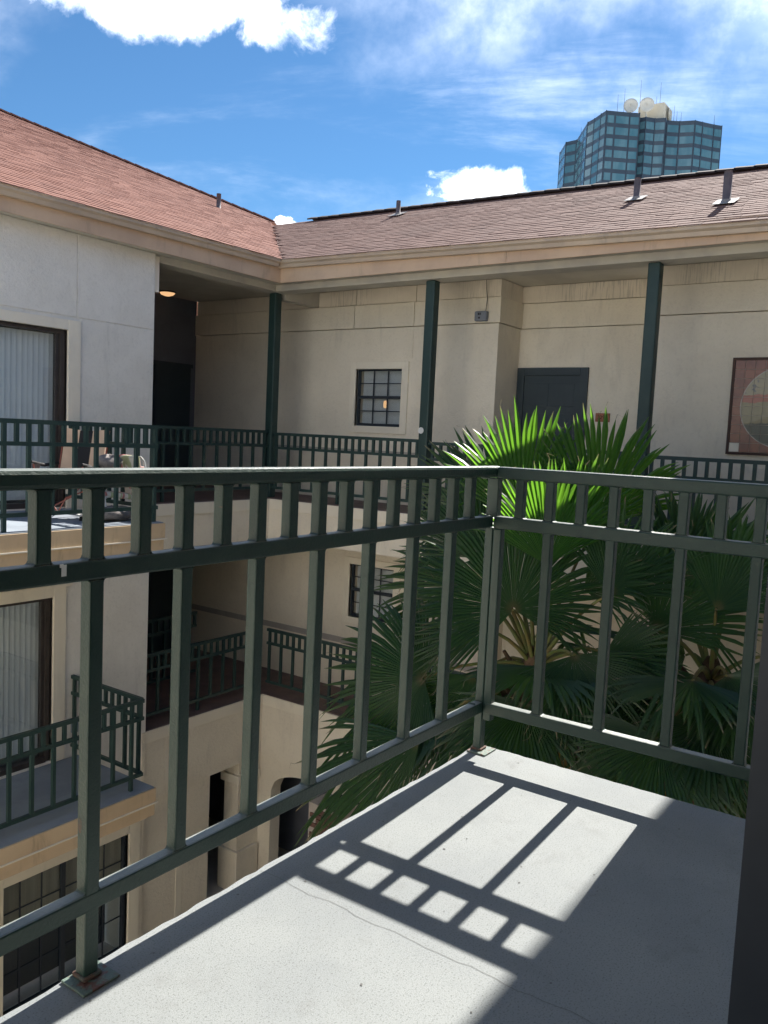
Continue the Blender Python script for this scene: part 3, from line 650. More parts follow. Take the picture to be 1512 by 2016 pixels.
# panel strip over the upper window, grey band along the walkway walls
obj('wall_panel', bx(XW-0.010, XW-.0005, 8.105, 9.395, 1.36, 1.90), 'stucco', w3, bevel=0.003)
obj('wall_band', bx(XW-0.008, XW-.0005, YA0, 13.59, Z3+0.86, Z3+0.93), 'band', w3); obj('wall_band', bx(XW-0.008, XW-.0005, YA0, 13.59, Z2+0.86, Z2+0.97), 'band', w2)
def sash_window(win, parent, top):
    y0, y1, z0, z1 = win; mb = MB(); xa, xb = XW+0.05, XW+0.11; f = 0.035
    tr = MB(); t = 0.125; xo = XW-0.030
    tr.box(xo, XW+.05, y1, y1+t, z0-t, z1+t); tr.box(xo, XW+.05, y0-t*1.1, y0, z0-t, z1+t); tr.box(xo+.0005, XW+.05, y0, y1, z1, z1+t); tr.box(xo+.0005, XW+.05, y0, y1, z0-t, z0)
    obj('surround', tr, 'trim', parent, bevel=0.005)
    mb.box(xa, xb, y0, y0+f, z0, z1); mb.box(xa, xb, y1-f, y1, z0, z1); mb.box(xa, xb, y0+f, y1-f, z1-.03, z1); mb.box(xa, xb, y0+f, y1-f, z0, z0+.05)
    zm = (z0+z1)/2+.01; mb.box(xa-.004, xb-.002, y0+f, y1-f, zm-.026, zm+.026)
    wo = obj('window', mb, 'bluefr', parent)
    cy = [y0+f, y0+f+(y1-y0-2*f)/3, y0+f+2*(y1-y0-2*f)/3, y1-f]
    for za, zb_ in ((z0+.05, zm-.026), (zm+.026, z1-.03)):
        zc = (za+zb_)/2
        for yy in cy[1:3]: obj('muntin', bx(xa+.012, xa+.032, yy-.009, yy+.009, za, zb_), 'bluefr', wo)
        obj('muntin', bx(xa+.013, xa+.031, y0+f, y1-f, zc-.008, zc+.008), 'bluefr', wo)
        for a, b in zip(cy[:-1], cy[1:]):
            for c, d_ in ((za, zc), (zc, zb_)): obj('pane', bx(xa+.036, xa+.040, a+.001, b-.001, c+.001, d_-.001), 'glass', wo)
    sl_ = MB(); z = z0+.03
    while z < z1-.04:
        sl_.quad((xb+.020, y0-.02, z), (xb+.020, y1-.07, z), (xb+.028, y1-.07, z+.0195), (xb+.028, y0-.02, z+.0195)); z += 0.0215
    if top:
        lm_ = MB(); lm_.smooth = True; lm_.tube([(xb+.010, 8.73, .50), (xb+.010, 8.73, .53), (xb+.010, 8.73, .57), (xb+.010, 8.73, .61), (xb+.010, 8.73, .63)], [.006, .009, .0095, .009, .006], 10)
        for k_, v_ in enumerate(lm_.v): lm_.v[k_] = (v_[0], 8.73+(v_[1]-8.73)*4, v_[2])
        obj('lamp_glow', lm_, 'lamp_glow', wo)  # glowing shape added for a warm lamp reflection in the pane
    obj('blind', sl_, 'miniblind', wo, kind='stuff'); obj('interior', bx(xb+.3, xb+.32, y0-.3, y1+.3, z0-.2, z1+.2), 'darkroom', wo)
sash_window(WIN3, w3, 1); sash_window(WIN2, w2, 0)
# floors, slab edges, ceilings (L-shaped)
XS0, YS0 = 11.0, 10.2
def lshape(z0, z1, name, mt, inset=0.0, x_end=XA+.2):
    mb = MB(); mb.box(XS0+inset, x_end, YE, 13.6, z0, z1); mb.box(X1+.001, XS0+inset-.0005, YS0+inset, 13.6, z0, z1); return obj(name, mb, mt, bw_)
f3 = lshape(Z3-0.14, Z3, 'walkway_floor', 'tile_floor'); f2 = lshape(Z2-0.14, Z2, 'walkway_floor', 'tile_floor')
def edge(z, zb_, joints):
    e = obj('slab_edge', (lambda mb: (mb.box(XS0-.03, XS0-.001, YE, YS0-.031, z-0.20, z-0.012), mb.box(X1+.001, XS0-.001, YS0-.03, YS0-.001, z-0.20, z-0.012), mb)[2])(MB()), 'trim', bw_, bevel=0.006)
    obj('slab_face', bx(XS0-.008, XS0+.25, YE, YS0-.009, zb_, z-0.2005), 'stucco', e); xs_ = [X1+.001]+joints+[XS0+.25]
    for a, b in zip(xs_[:-1], xs_[1:]): obj('slab_face', bx(a+.003, b-.003, YS0-.008, YS0+.25, zb_, z-0.2005), 'stucco', e, bevel=.003)
edge(Z3, -1.93, []); edge(Z2, -5.95, [8.74, 9.25])
lshape(-1.95, -1.341, 'ceiling', 'ceiling', 0.26); lshape(-5.6, -4.921, 'ceiling', 'ceiling', 0.26); lshape(2.621, 2.66, 'ceiling', 'ceiling', 0.33)
# end wall of the passage with its doors
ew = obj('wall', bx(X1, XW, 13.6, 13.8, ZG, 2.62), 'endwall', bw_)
for z in (Z3, Z2): 
    d = obj('door', bx(11.14, 12.08, 13.55, 13.599, z, z+2.42), 'door', bw_); obj('door_frame', bx(11.02, 12.16, 13.57, 13.598, z+2.421, z+2.50), 'door', d)
# eave beam, soffit, fascia, gutter
m = MB(); m.box(XS0, XS0+.32, YE, YS0+.3195, 2.425, 2.6205); m.box(X1+.001, XS0-.0005, YS0, YS0+.32, 2.425, 2.6205); obj('eave_beam', m, 'soffit', bw_, bevel=.006)
obj('cross_beam', bx(XS0+.321, XW+.011, 10.27, 10.46, 2.335, 2.6208), 'soffit', bw_)
m = MB(); m.box(XE+.031, XS0-.001, YE, YF+.0, 2.53, 2.56); m.box(X1+.001, XS0-.001, YF+.031, YS0-.001, 2.532, 2.562); obj('soffit', m, 'soffit', bw_)
for a, b in ((5.62, YF+.03), (1.2, 5.614), (YE, 1.194)): obj('fascia', bx(XE, XE+.03, a, b, 2.507, 2.80), 'fascia', bw_)
m = MB(); gut(m, (XE, YE, 0), (XE, YF-0.137, 0), (-1, 0, 0), zR(10.65, YE)-.015, zR(10.65, YF)-.015); gut(m, (XE, YF-.136, 0), (XE, YF+.03, 0), (-1, 0, 0), zR(10.65, YF)-.015, zR(10.65, YF)-.015); obj('gutter', m, 'gutter', bw_)
XRD = 14.60
PR = [(10.63, YE-1), (10.63, 9.78), VT, (XRD, YE-1)]
m = MB(); m.poly([(x, y, zR(x, y)-.004) for x, y in PR]); m.poly([(XRD, YE-1, zR(XRD, YE-1)-.004), (XRD, 13.7, zR(XRD, 13.7)-.004), (18.6, 13.7, 2.7), (18.6, YE-1, 2.7)])
rr_ = obj('roof', m, 'shingle_right', bw_)
shingle_part(PR, 'y', zR, -1.0, 13.8, 10.62, XRD-.05, lambda x, y: y > -1, 'shingle_right', rr_)
m = MB(); k = 0; y = 12.55
while y > -2:
    q = y-0.30; m.prism([(-0.15, 0, -0.035), (-0.15, 0, -0.005), (0, 0, 0.055), (0.15, 0, -0.005), (0.15, 0, -0.035), (0, 0, 0.02)], (XRD, y, zR(XRD, y)+.026+random.uniform(0, .005)), (XRD, q-.03, zR(XRD, q)+.015)); y = q
obj('ridge_cap', m, 'cap', rr_, kind='stuff')
for x, y, h, r in ((13.96, 9.75, 0.29, .045), (12.86, 4.55, 0.33, .05), (11.84, 2.97, 0.42, .055)):
    z = zR(x, y); m = MB(); m.tube([(x, y, z-.05), (x, y, z+h-.03), (x, y, z+h)], [r, r, r*.93], 14); v = obj('vent_pipe', m, 'lead', rr_)
    m = MB(); m.tube([(x, y, z-.02), (x, y, z+.05)], [r*1.9, r*1.15], 14, False); m.prism([(-.17, -.14, -.055), (.13, -.14, .08), (.13, .14, .085), (-.17, .14, -.05)], (x, y, z+.012), (x, y, z+.018)); obj('flashing', m, 'flash', v)
# drawn joint in the fascia is the gap left above; entry door in the alcove
zd = 1.255; dr = MB(); yo0, yo1 = 5.19, 6.45
dr.box(XA-.05, XA-.001, yo0, yo0+.13, Z3, zd); dr.box(XA-.05, XA-.001, yo1-.13, yo1, Z3, zd); dr.box(XA-.05, XA-.001, yo0+.13, yo1-.13, zd-.13, zd)
df = obj('door_frame', dr, 'door', bw_, bevel=.006)
leaf = obj('door_leaf', bx(XA-.022, XA-.0012, yo0+.131, yo1-.131, Z3+.01, zd-.131), 'door', df)
for a, b in ((yo0+.23, 5.80), (5.87, yo1-.21)):
    for c, d_ in ((0.62, 0.99), (-.15, .50), (-1.05, -.27)): 
        pn = MB(); pn.box(XA-.030, XA-.0225, a, b, c, d_); obj('door_panel', pn, 'door', leaf, bevel=.006)
obj('door_knob', MB().tube([(XA-.022, yo0+.19, -.18), (XA-.05, yo0+.19, -.18), (XA-.06, yo0+.19, -.18), (XA-.085, yo0+.19, -.18)], [.012, .012, .03, .022], 12), 'bronze', leaf)
# ground-floor arcade
m = MB(); m.box(10.5, 11.36, 10.25, 10.6, ZG, -5.951); m.box(11.04, 11.30, 9.95, 10.2495, ZG, -5.951); ar = obj('pier', m, 'stucco', bw_)
obj('pier_cap', bx(10.44, 11.0, 10.20, 10.65, -6.36, -6.20), 'trim', ar, bevel=.01); obj('pier_base', bx(10.44, 11.0, 10.19, 10.66, ZG, -7.62), 'stucco', ar, bevel=.015)
m = MB(); m.box(X1+.001, 9.8, YS0+.05, YS0+.3, ZG, -5.951); lg = obj('wall', m, 'stucco', bw_); obj('pilaster', bx(9.08, 9.20, YS0+.035, YS0+.0495, ZG, -5.951), 'trim', lg)
m = MB(); y = 9.95; xf, xb = 11.04, 11.30
def arch(y1, y0):
    n = 24; yc, hw = (y0+y1)/2, (y1-y0)/2; zs = -6.56; ri = 0.42; P = []
    for k in range(n+1):
        yy = y1-(y1-y0)*k/n; P.append((yy, zs+ri*math.sqrt(max(0, 1-((yy-yc)/hw)**2))))
    for (a, za), (b, zb_) in zip(P[:-1], P[1:]):
        m.quad((xf, a, za), (xf, a, -5.951), (xf, b, -5.951), (xf, b, zb_)); m.quad((xf, a, za), (xf, b, zb_), (xb, b, zb_), (xb, a, za))
while y > 0:
    arch(y, y-1.75); m.box(xf-.0005, xb, y-1.75-.7, y-1.75, ZG, -5.951); y -= 2.45
obj('arcade_wall', m, 'stucco', bw_)

# steel columns
def column(x, y, z0, z1, label, sticker=False):
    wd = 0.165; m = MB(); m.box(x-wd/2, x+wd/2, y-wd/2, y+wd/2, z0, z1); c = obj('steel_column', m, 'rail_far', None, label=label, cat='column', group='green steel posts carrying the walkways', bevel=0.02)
    if sticker:
        s = MB(); zc = 0.11; xc = x-wd/2; s.prism([(0, 0.05*math.cos(t), 0.05*math.sin(t)) for t in [2*math.pi*k/20 for k in range(20)]], (xc-.004, y+.035, zc), (xc-.0005, y+.035, zc)); obj('sticker', s, 'white', c)
CY = [7.07, 3.62]
column(11.16, 10.36, Z3, 2.425, 'green steel column at the inside corner of the upper walkway')
column(11.16, CY[0], Z3, 2.425, 'green steel column with a white round sticker, right of the upper window', True)
column(11.16, CY[1], Z3, 2.425, 'green steel column right of the alcove door, rising behind the palm')
column(11.16, CY[0], Z2, -1.93, 'green steel column of the lower walkway behind the palm fronds')
GRP = 'green railings along the walkways and balconies'
h3 = 1.17
far_railing('green railing across the upper passage left of the corner column', (X1+.02, 10.36), (11.075, 10.36), Z3, h3+.03, [0.3])
far_railing('green upper walkway railing below the window, corner column to sticker column', (11.16, 10.275), (11.16, CY[0]+.085), Z3, h3, [1.6])
far_railing('green upper walkway railing before the alcove door, behind the palm', (11.16, CY[0]-.085), (11.16, CY[1]+.085), Z3, h3-.03, [1.6])
far_railing('green upper walkway railing below the tile mural at right', (11.16, CY[1]-.085), (11.16, -1.0), Z3, h3-.06, [1.6, 3.4])
far_railing('green railing across the lower passage left of the inside corner', (X1+.02, 10.36), (11.075, 10.36), Z2, h3, [1.4])
far_railing('green lower walkway railing running from the inside corner to the palm', (11.16, 10.275), (11.16, CY[0]+.085), Z2, h3, [1.6])
far_railing('green lower walkway railing hidden largely behind the palm', (11.16, CY[0]-.085), (11.16, CY[1]+.085), Z2, h3, [1.6])
far_railing('dark inner railing standing deep in the shaded lower passage', (9.35, 11.7), (10.72, 11.7), Z2, 1.32, [0.1, 1.3])
m = MB(); m.box(9.5, 10.3, 12.3, 12.9, Z2+.45, Z2+.50)
for a in (9.54, 10.26):
    for b in (12.34, 12.86): m.box(a-.02, a+.02, b-.02, b+.02, Z2, Z2+.45)
obj('low_table', m, 'black', label='low black table standing deep in the shaded lower passage', cat='table')

# ------------------------------------------------------------------ things on the walkway
e = empty('ceiling_light', (11.12, 13.2, 2.62), 'amber lit ceiling light deep in the upper passage', 'light')
m = MB(); m.tube([(11.12, 13.2, 2.62), (11.12, 13.2, 2.595)], 0.17, 20); obj('base', m, 'bronze', e)
m = MB(); m.tube([(11.12, 13.2, 2.5945), (11.12, 13.2, 2.56), (11.12, 13.2, 2.535)], [.15, .12, .05], 20); obj('shade', m, 'lamp_glow', e)
e = empty('wall_box', (XW-.03, 6.745, 1.93), 'grey plastic utility box with dangling cable on the wall beside the alcove', 'box')
bo = obj('body', bx(XW-.13, XW-.0305, 6.635, 6.855, 1.935, 2.095), 'greybox', e, bevel=.02)
m = MB(); m.tube([(XW-.129, 6.76, 1.985), (XW-.134, 6.76, 1.985)], .016, 12); m.box(XW-.1345, XW-.1295, 6.735, 6.755, 2.03, 2.065); m.box(XW-.1345, XW-.1295, 6.765, 6.785, 2.03, 2.065); obj('sensor', m, 'black', bo)
obj('cable', MB().tube([(XW-.06, 6.70, 2.60), (XW-.055, 6.69, 2.45), (XW-.06, 6.665, 2.3), (XW-.09, 6.66, 2.15), (XW-.10, 6.66, 2.09)], .006, 6), 'black', e)
e = empty('number_plaque', (XA-.001, 4.91, .45), 'small copper coloured house number plaque right of the dark alcove door', 'plaque')
obj('plate', bx(XA-.022, XA-.001, 4.79, 5.03, .385, .525), 'plaque', e, bevel=.005)
fc = bpy.data.curves.new('numerals', 'FONT'); fc.body = '3292'; fc.size = 0.085; fc.align_x = 'CENTER'; fc.align_y = 'CENTER'; fc.extrude = .0015
to = bpy.data.objects.new('t', fc); C.objects.link(to); bpy.context.view_layer.update()
me = bpy.data.meshes.new_from_object(to.evaluated_get(bpy.context.evaluated_depsgraph_get())); bpy.data.objects.remove(to)
me.transform(Matrix(((0, 0, -1, 0), (-1, 0, 0, 0), (0, 1, 0, 0), (0, 0, 0, 1)))); me.materials.clear(); me.materials.append(M['ink'])
obj('numerals', me, None, e, (XA-.0245, 4.91, .455))
# tile mural
e = empty('tile_mural', (XW-.001, 2.11, -.02), 'framed square mural of red tiles with a round desert landscape', 'mural')
ym0, ym1, zm0, zm1 = 1.42, 2.80, -.03, 1.29
m = MB(); f = .035
m.box(XW-.05, XW-.001, ym1-f, ym1, zm0, zm1); m.box(XW-.05, XW-.001, ym0, ym0+f, zm0, zm1); m.box(XW-.05, XW-.001, ym0+f, ym1-f, zm1-f, zm1); m.box(XW-.05, XW-.001, ym0+f, ym1-f, zm0, zm0+f); obj('frame', m, 'walnut', e)
gb = obj('grout_bed', bx(XW-.028, XW-.001, ym0+f+.0005, ym1-f-.0005, zm0+f+.0005, zm1-f-.0005), 'grout', e)
na, nb = 10, 10; ty, tz = (ym1-ym0-2*f)/na, (zm1-zm0-2*f)/nb; g_ = .0028
tmesh = bx(-.008, 0, g_, ty-g_, g_, tz-g_).mesh('tile', [M['mural']]); tm2 = bx(-.008, 0, g_, ty-g_, g_, tz-g_).mesh('tile', [M['trim']])
for i in range(na):
    for j in range(nb): obj('tile', tm2 if (i == na-1 and j == 0) else tmesh, None, gb, (XW-.0282, ym0+f+i*ty, zm0+f+j*tz))

# ------------------------------------------------------------------ furniture on the upper left balcony
def xf(o, x, y, rz): return lambda p: (x+p[0]*math.cos(rz)-p[1]*math.sin(rz), y+p[0]*math.sin(rz)+p[1]*math.cos(rz), Z3+p[2])
ch = empty('folding_chair', (6.25, 9.15, Z3), 'tan and black folding camp chair with red legs on the upper left balcony', 'chair')
t = xf(0, 6.22, 9.15, R(205)); W_ = .29
def fab(pts, mt, name, par=ch, th=.008):
    mb = MB(); n = len(pts); a = [Vector(t(p)) for p in pts]; nn = (a[1]-a[0]).cross(a[-1]-a[0]).normalized()*th
    mb.poly([tuple(v+nn) for v in a]); mb.poly([tuple(v-nn) for v in reversed(a)]); i = len(mb.v); mb.v += [tuple(v+nn) for v in a]+[tuple(v-nn) for v in a]
    for k in range(n): mb.face(i+k, i+n+k, i+n+(k+1) % n, i+(k+1) % n)
    return obj(name, mb, mt, par)
fab([(-.26, -W_, .44), (-.26, -.09, .42), (-.42, -.09, 1.09), (-.42, -W_, 1.11)], 'tanfab', 'backrest_panel'); fab([(-.26, .09, .42), (-.26, W_, .44), (-.42, W_, 1.11), (-.42, .09, 1.09)], 'tanfab', 'backrest_panel')
fab([(-.26, -.09, .418), (-.26, .09, .418), (-.42, .09, 1.085), (-.42, -.09, 1.085)], 'black', 'backrest_panel'); fab([(-.26, -W_, .43), (.22, -W_, .45), (.22, W_, .45), (-.26, W_, .43)], 'tanfab', 'seat')
for s in (-1, 1):
    y = s*(W_+.02)
    obj('leg', MB().tube([t((-.28, y, .02)), t((.22, y, .45))], .011, 8), 'redtube', ch); obj('leg', MB().tube([t((.24, y, .02)), t((-.26, y, .44)), t((-.42, y, 1.10))], .011, 8), 'redtube', ch)
    obj('leg', MB().tube([t((.22, y, .45)), t((.24, y*1.05, .66))], .010, 8), 'redtube', ch)
    obj('arm_rest', MB().tube([t((-.30, y*1.05, .66)), t((0, y*1.08, .64)), t((.28, y*1.08, .69))], [.016, .022, .018], 8), 'black', ch)
    obj('cup_holder', MB().tube([t((.14, y*1.15, .66)), t((.14, y*1.15, .54))], [.05, .04], 10), 'greyfab', ch)
for x in (-.28, .24): obj('brace', MB().tube([t((x, -W_-.02, .03)), t((-x*.2, 0, .25)), t((x, W_+.02, .42))], .009, 6), 'redtube', ch)
for x in (-.28, .24):
    for s in (-1, 1): obj('foot', MB().tube([t((x, s*(W_+.02), .0)), t((x*.98, s*(W_+.02), .05))], .018, 8), 'black', ch)
lc = empty('lounge_chair', (6.6, 8.75, Z3), 'low white tube lounge chair with a striped cushion behind the balcony corner', 'chair')
t = xf(0, 6.62, 8.80, R(-10)); W_ = .25
for s in (-1, 1):
    y = s*W_
    obj('side_frame', MB().tube([t((-.35, y, .03)), t((.38, y, .03)), t((.42, y, .10)), t((.36, y, .42)), t((.28, y, .74)), t((.22, y, .80))], .014, 8), 'white', lc)
    obj('arm_rest', MB().tube([t((.34, y, .50)), t((.1, y, .56)), t((-.2, y, .52)), t((-.26, y, .42)), t((-.2, y, .03))], .014, 8), 'white', lc)
for x, z in ((.38, .03), (-.35, .03), (.36, .42), (.30, .66), (-.2, .3)): obj('cross_bar', MB().tube([t((x, -W_, z)), t((x, W_, z))], .013, 8), 'white', lc)
def cushion(pts, mt, name, th):
    mb = MB(); a = [Vector(t(p)) for p in pts]; nn = (a[1]-a[0]).cross(a[3]-a[0]).normalized()*th; i = len(mb.v); mb.v += [tuple(v) for v in a]+[tuple(v+nn) for v in a]
    for q in ((0, 3, 2, 1), (4, 5, 6, 7), (0, 1, 5, 4), (1, 2, 6, 5), (2, 3, 7, 6), (3, 0, 4, 7)): mb.face(*[i+k for k in q])
    return obj(name, mb, mt, lc, bevel=.025)
cushion([(-.3, -.23, .30), (.3, -.23, .24), (.3, .23, .24), (-.3, .23, .30)], 'stripe', 'seat_cushion', .07); cushion([(.26, -.23, .25), (.17, -.23, .80), (.17, .23, .80), (.26, .23, .25)], 'stripe', 'back_cushion', -.07)
m = MB(); random.seed(4)
for i in range(10):
    for j in range(6):
        pass
def lump(cx, cy, cz, rx, ry, rz, seed, mt, name, parent=None, **kw):
    random.seed(seed); mb = MB(); mb.smooth = True; nu, nv = 14, 8; ph = [random.uniform(0, 6) for _ in range(4)]
    for a in range(nv+1):
        th = math.pi*a/nv
        for b in range(nu):
            p = 2*math.pi*b/nu; k = 1+.18*math.sin(3*p+ph[0])*math.sin(2*th+ph[1])+.12*math.sin(5*p+ph[2]+th*3)
            mb.v.append((cx+rx*k*math.sin(th)*math.cos(p), cy+ry*k*math.sin(th)*math.sin(p), max(Z3+.004, cz+rz*k*math.cos(th))))
    for a in range(nv):
        for b in range(nu): mb.face(a*nu+b, (a+1)*nu+b, (a+1)*nu+(b+1) % nu, a*nu+(b+1) % nu)
    return obj(name, mb, mt, parent, **kw)
lump(6.60, 8.86, Z3+.70, .16, .14, .10, 3, 'greyfab', 'folded_blanket', label='crumpled grey blanket on the white lounge chair', cat='blanket')
lump(6.45, 8.60, Z3+.09, .32, .16, .09, 8, 'greyfab', 'cloth_bundle', label='crumpled grey cloth lying on the upper left balcony floor', cat='cloth')

# ------------------------------------------------------------------ palms
def frond_mesh(hub, tip, spread, rnd, nseg, mt, droop=0.25, nh=None, base=None):
    hub, tip = Vector(hub), Vector(tip); a = tip-hub; Rr = a.length; a.normalize()
    tocam = (Vector((-1.0, -0.5, 0.1)) if nh is None else Vector(nh)); nn = (tocam+Vector((0, 0, .45))); nn = (nn-a*nn.dot(a)).normalized(); sd = a.cross(nn).normalized()
    mb = MB(); tipv, segv, hubv = [], [], []
    hs_ = R(spread)/2; st = (0.02, 0.10, 0.36, 0.60, 0.76, 0.89, 1.0); dphi = 2*hs_/nseg; dead = rnd.random()*.3
    for k in range(nseg):
        ph = -hs_+dphi*(k+.5)+rnd.uniform(-.12, .12)*dphi; L = Rr*(1-.30*abs(ph/hs_)**1.7)*rnd.uniform(.93, 1.05)
        sv = rnd.random(); dr_ = droop*rnd.uniform(.4, 1.5); split = .68+.08*rnd.random(); curl = rnd.uniform(-.12, .12); br = rnd.random() < .3; brk = rnd.random() < .14
        d0 = a*math.cos(ph)+sd*math.sin(ph); t0 = sd*math.cos(ph)-a*math.sin(ph); i = len(mb.v)
        for j, s in enumerate(st):
            r = L*s; cup = nn*(0.10*L*s*s*(1-.6*abs(ph/hs_)))
            c = hub+d0*r+cup; dz = dr_*L*max(0, s-.45)**2*1.6
            if brk and s > .6: dz += (s-.6)*L*.9
            c = c-Vector((0, 0, dz))+t0*curl*L*max(0, s-.5)**2
            full = r*math.tan(min(dphi*.5, .3))*1.03
            hw = full if s <= split else full*max(0.0, (1-(s-split)/(1-split)))**.7*(split/s if s else 1)
            hw = max(hw, .0012); fold = nn*hw*.8
            for q, w in ((-1, -1), (0, 0), (1, 1)):
                p = c+t0*hw*w+(fold if q == 0 else -fold*.3); mb.v.append(tuple(p)); tipv.append(max(0, (s-.88)/.12)*(1 if br else .15)); segv.append(sv); hubv.append(max(0, 1-s/.10)**2)
        for j in range(len(st)-1):
            for q in (0, 1): mb.face(i+j*3+q, i+(j+1)*3+q, i+(j+1)*3+q+1, i+j*3+q+1)
        if rnd.random() < .13:      # dry thread hanging from the tip
            e0 = Vector(mb.v[i+3*6+1]); ii = len(mb.v); pts = [e0, e0+d0*.05+t0*rnd.uniform(-.04, .04), e0+d0*.08+t0*rnd.uniform(-.07, .07)-Vector((0, 0, rnd.uniform(0, .06)))]
            for p in pts: mb.v += [tuple(p-t0*.002), tuple(p+t0*.002)]; tipv += [1, 1]; segv += [sv, sv]; hubv += [0, 0]
            mb.face(ii, ii+1, ii+3, ii+2); mb.face(ii+2, ii+3, ii+5, ii+4)
    if base is not None:           # petiole arching from the crown to the hub
        mb.cur = 1; b = Vector(base); mid = (b+hub)/2+Vector((0, 0, .22)); n0 = len(mb.v); P = []
        for k in range(7):
            u = k/6; P.append(b*(1-u)**2+mid*2*u*(1-u)+hub*u*u)
        mb.tube(P, [.026-.015*k/6 for k in range(7)], 6); ex = len(mb.v)-n0; tipv += [0]*ex; segv += [.5]*ex; hubv += [0]*ex
    me = mb.mesh('frond', [M[mt], M['petiole']])
    for nm, vals in (('tip', tipv), ('seg', segv), ('hub', hubv)):
        at = me.attributes.new(nm, 'FLOAT', 'POINT'); at.data.foreach_set('value', vals)
    return me
FA = [(7.55,3.59,-0.80,7.95,3.89,0.46,120),(7.90,2.98,-0.81,8.30,2.99,0.46,125),(8.00,4.07,-0.82,8.40,5.06,0.08,100),(7.05,3.09,-1.10,7.30,3.25,-0.08,125),
 (7.05,3.39,-1.57,7.15,3.70,-0.52,260),(7.30,4.00,-1.46,7.50,5.20,-1.50,95),(7.60,4.20,-1.18,7.90,5.15,-0.92,95),(6.80,4.18,-2.34,6.80,5.35,-2.50,235),
 (6.40,3.95,-2.79,6.40,5.19,-3.88,85),(6.60,3.00,-2.28,5.92,2.67,-2.68,210),(7.40,2.60,-1.35,7.60,2.27,-0.46,130),(7.60,2.93,-1.38,7.42,2.22,-0.93,110),
 (7.30,3.88,-1.17,7.50,4.58,-0.41,115),(6.80,2.67,-1.82,6.48,2.23,-2.48,170),(7.00,3.76,-2.27,6.90,4.04,-3.18,140),(7.20,2.58,-1.93,7.02,1.75,-1.90,150),
 (7.50,3.07,-0.99,7.70,2.91,-0.03,100),(7.60,3.76,-2.40,7.50,3.79,-3.35,150),(7.60,3.23,-2.29,7.50,2.97,-3.12,150),(7.00,3.70,-1.82,7.00,4.55,-1.95,110)]
FB = [(7.60,2.22,-1.65,7.70,1.62,-0.66,140),(8.10,2.20,-1.43,8.40,1.62,-0.32,115),(7.50,1.69,-1.36,7.60,1.29,-0.49,125),(6.60,1.82,-2.30,5.90,1.58,-2.74,220),
 (7.30,1.76,-1.92,6.74,1.89,-2.55,160),(7.30,1.52,-1.87,6.76,0.88,-2.05,160),(7.40,2.23,-2.27,6.66,2.32,-2.69,150),(8.20,2.15,-1.14,8.40,2.28,-0.27,120),
 (7.90,1.67,-1.18,7.58,1.08,-0.64,120),(8.00,2.04,-1.93,7.32,2.50,-1.70,140),(7.00,1.54,-2.19,6.30,1.27,-2.59,170)]
def palm(base, crown, fr, label, seed, fill):
    rnd = random.Random(seed); e = empty('palm_tree', (base[0], base[1], ZG), label, 'palm tree', 'fan palms in the courtyard')
    m = MB(); P, Q = [], []; n = 40; c = Vector(crown)
    for k in range(n+1):
        u = k/n; p = Vector((base[0], base[1], ZG)).lerp(c, u); P.append(p); Q.append((.21-.05*u+.018*(k % 2))*(1+rnd.uniform(-.04, .04)))
    P.append(c+Vector((0, 0, .25))); Q.append(.05); m.tube(P, Q, 14); tr = obj('trunk', m, 'trunk', e)
    # old leaf bases on the upper trunk
    sk = MB(); 
    for k in range(70):
        a = rnd.uniform(0, 6.283); z = c.z-rnd.uniform(0, 2.4); p = Vector((c.x+.17*math.cos(a), c.y+.17*math.sin(a), z)); q = p+Vector((.16*math.cos(a), .16*math.sin(a), rnd.uniform(.12, .3))); sk.tube([p, q], [.035, .018], 5)
    obj('leaf_bases', sk, 'trunk', tr, kind='stuff')
    for i, f in enumerate(fr):
        me = frond_mesh(f[:3], f[3:6], f[6], rnd, max(26, int(f[6]/3.3)), ('frond' if (i in (0, 1, 3, 16) and seed == 2) else 'frond_shaded'), .22, base=c)
        obj('frond', me, None, e)
    for i in range(fill):      # the rest of the crown, all round
        az = 2*math.pi*(i*0.618)+rnd.uniform(-.3, .3); el = rnd.uniform(-.55, .45); pl = rnd.uniform(.75, 1.05)
        d = Vector((math.cos(az)*math.cos(el), math.sin(az)*math.cos(el)*.8, math.sin(el)))
        if d.y > .25: d.z -= .5
        hub = c+d*pl; dd = (d+Vector((0, 0, -.35))).normalized()
        hub.z = min(hub.z, -1.35)
        tip_ = hub+dd*rnd.uniform(.8, 1.05)
        me = frond_mesh(hub, tip_, rnd.uniform(120, 170), rnd, 36, 'frond_shaded', .3, nh=(-d.x*.2, -d.y*.2, 1.0), base=c); obj('frond', me, None, e)
    for i in range(9):         # dead hanging skirt
        az = 2*math.pi*i/9+rnd.uniform(-.2, .2); d = Vector((math.cos(az), math.sin(az), 0)); hub = c+d*.38+Vector((0, 0, -.75-rnd.random()*.5)); tip_ = hub+d*.12+Vector((0, 0, -rnd.uniform(.7, 1.0)))
        me = frond_mesh(hub, tip_, 70, rnd, 18, 'frond_dead', .1, nh=tuple(d), base=c); obj('frond', me, None, e)
palm((7.6, 3.4), (7.55, 3.36, -2.25), FA, 'large fan palm in the courtyard with sunlit bright green top fronds', 2, 11)
palm((8.1, 1.75), (8.0, 1.80, -2.15), FB, 'darker fan palm at right behind the side railing', 9, 12)

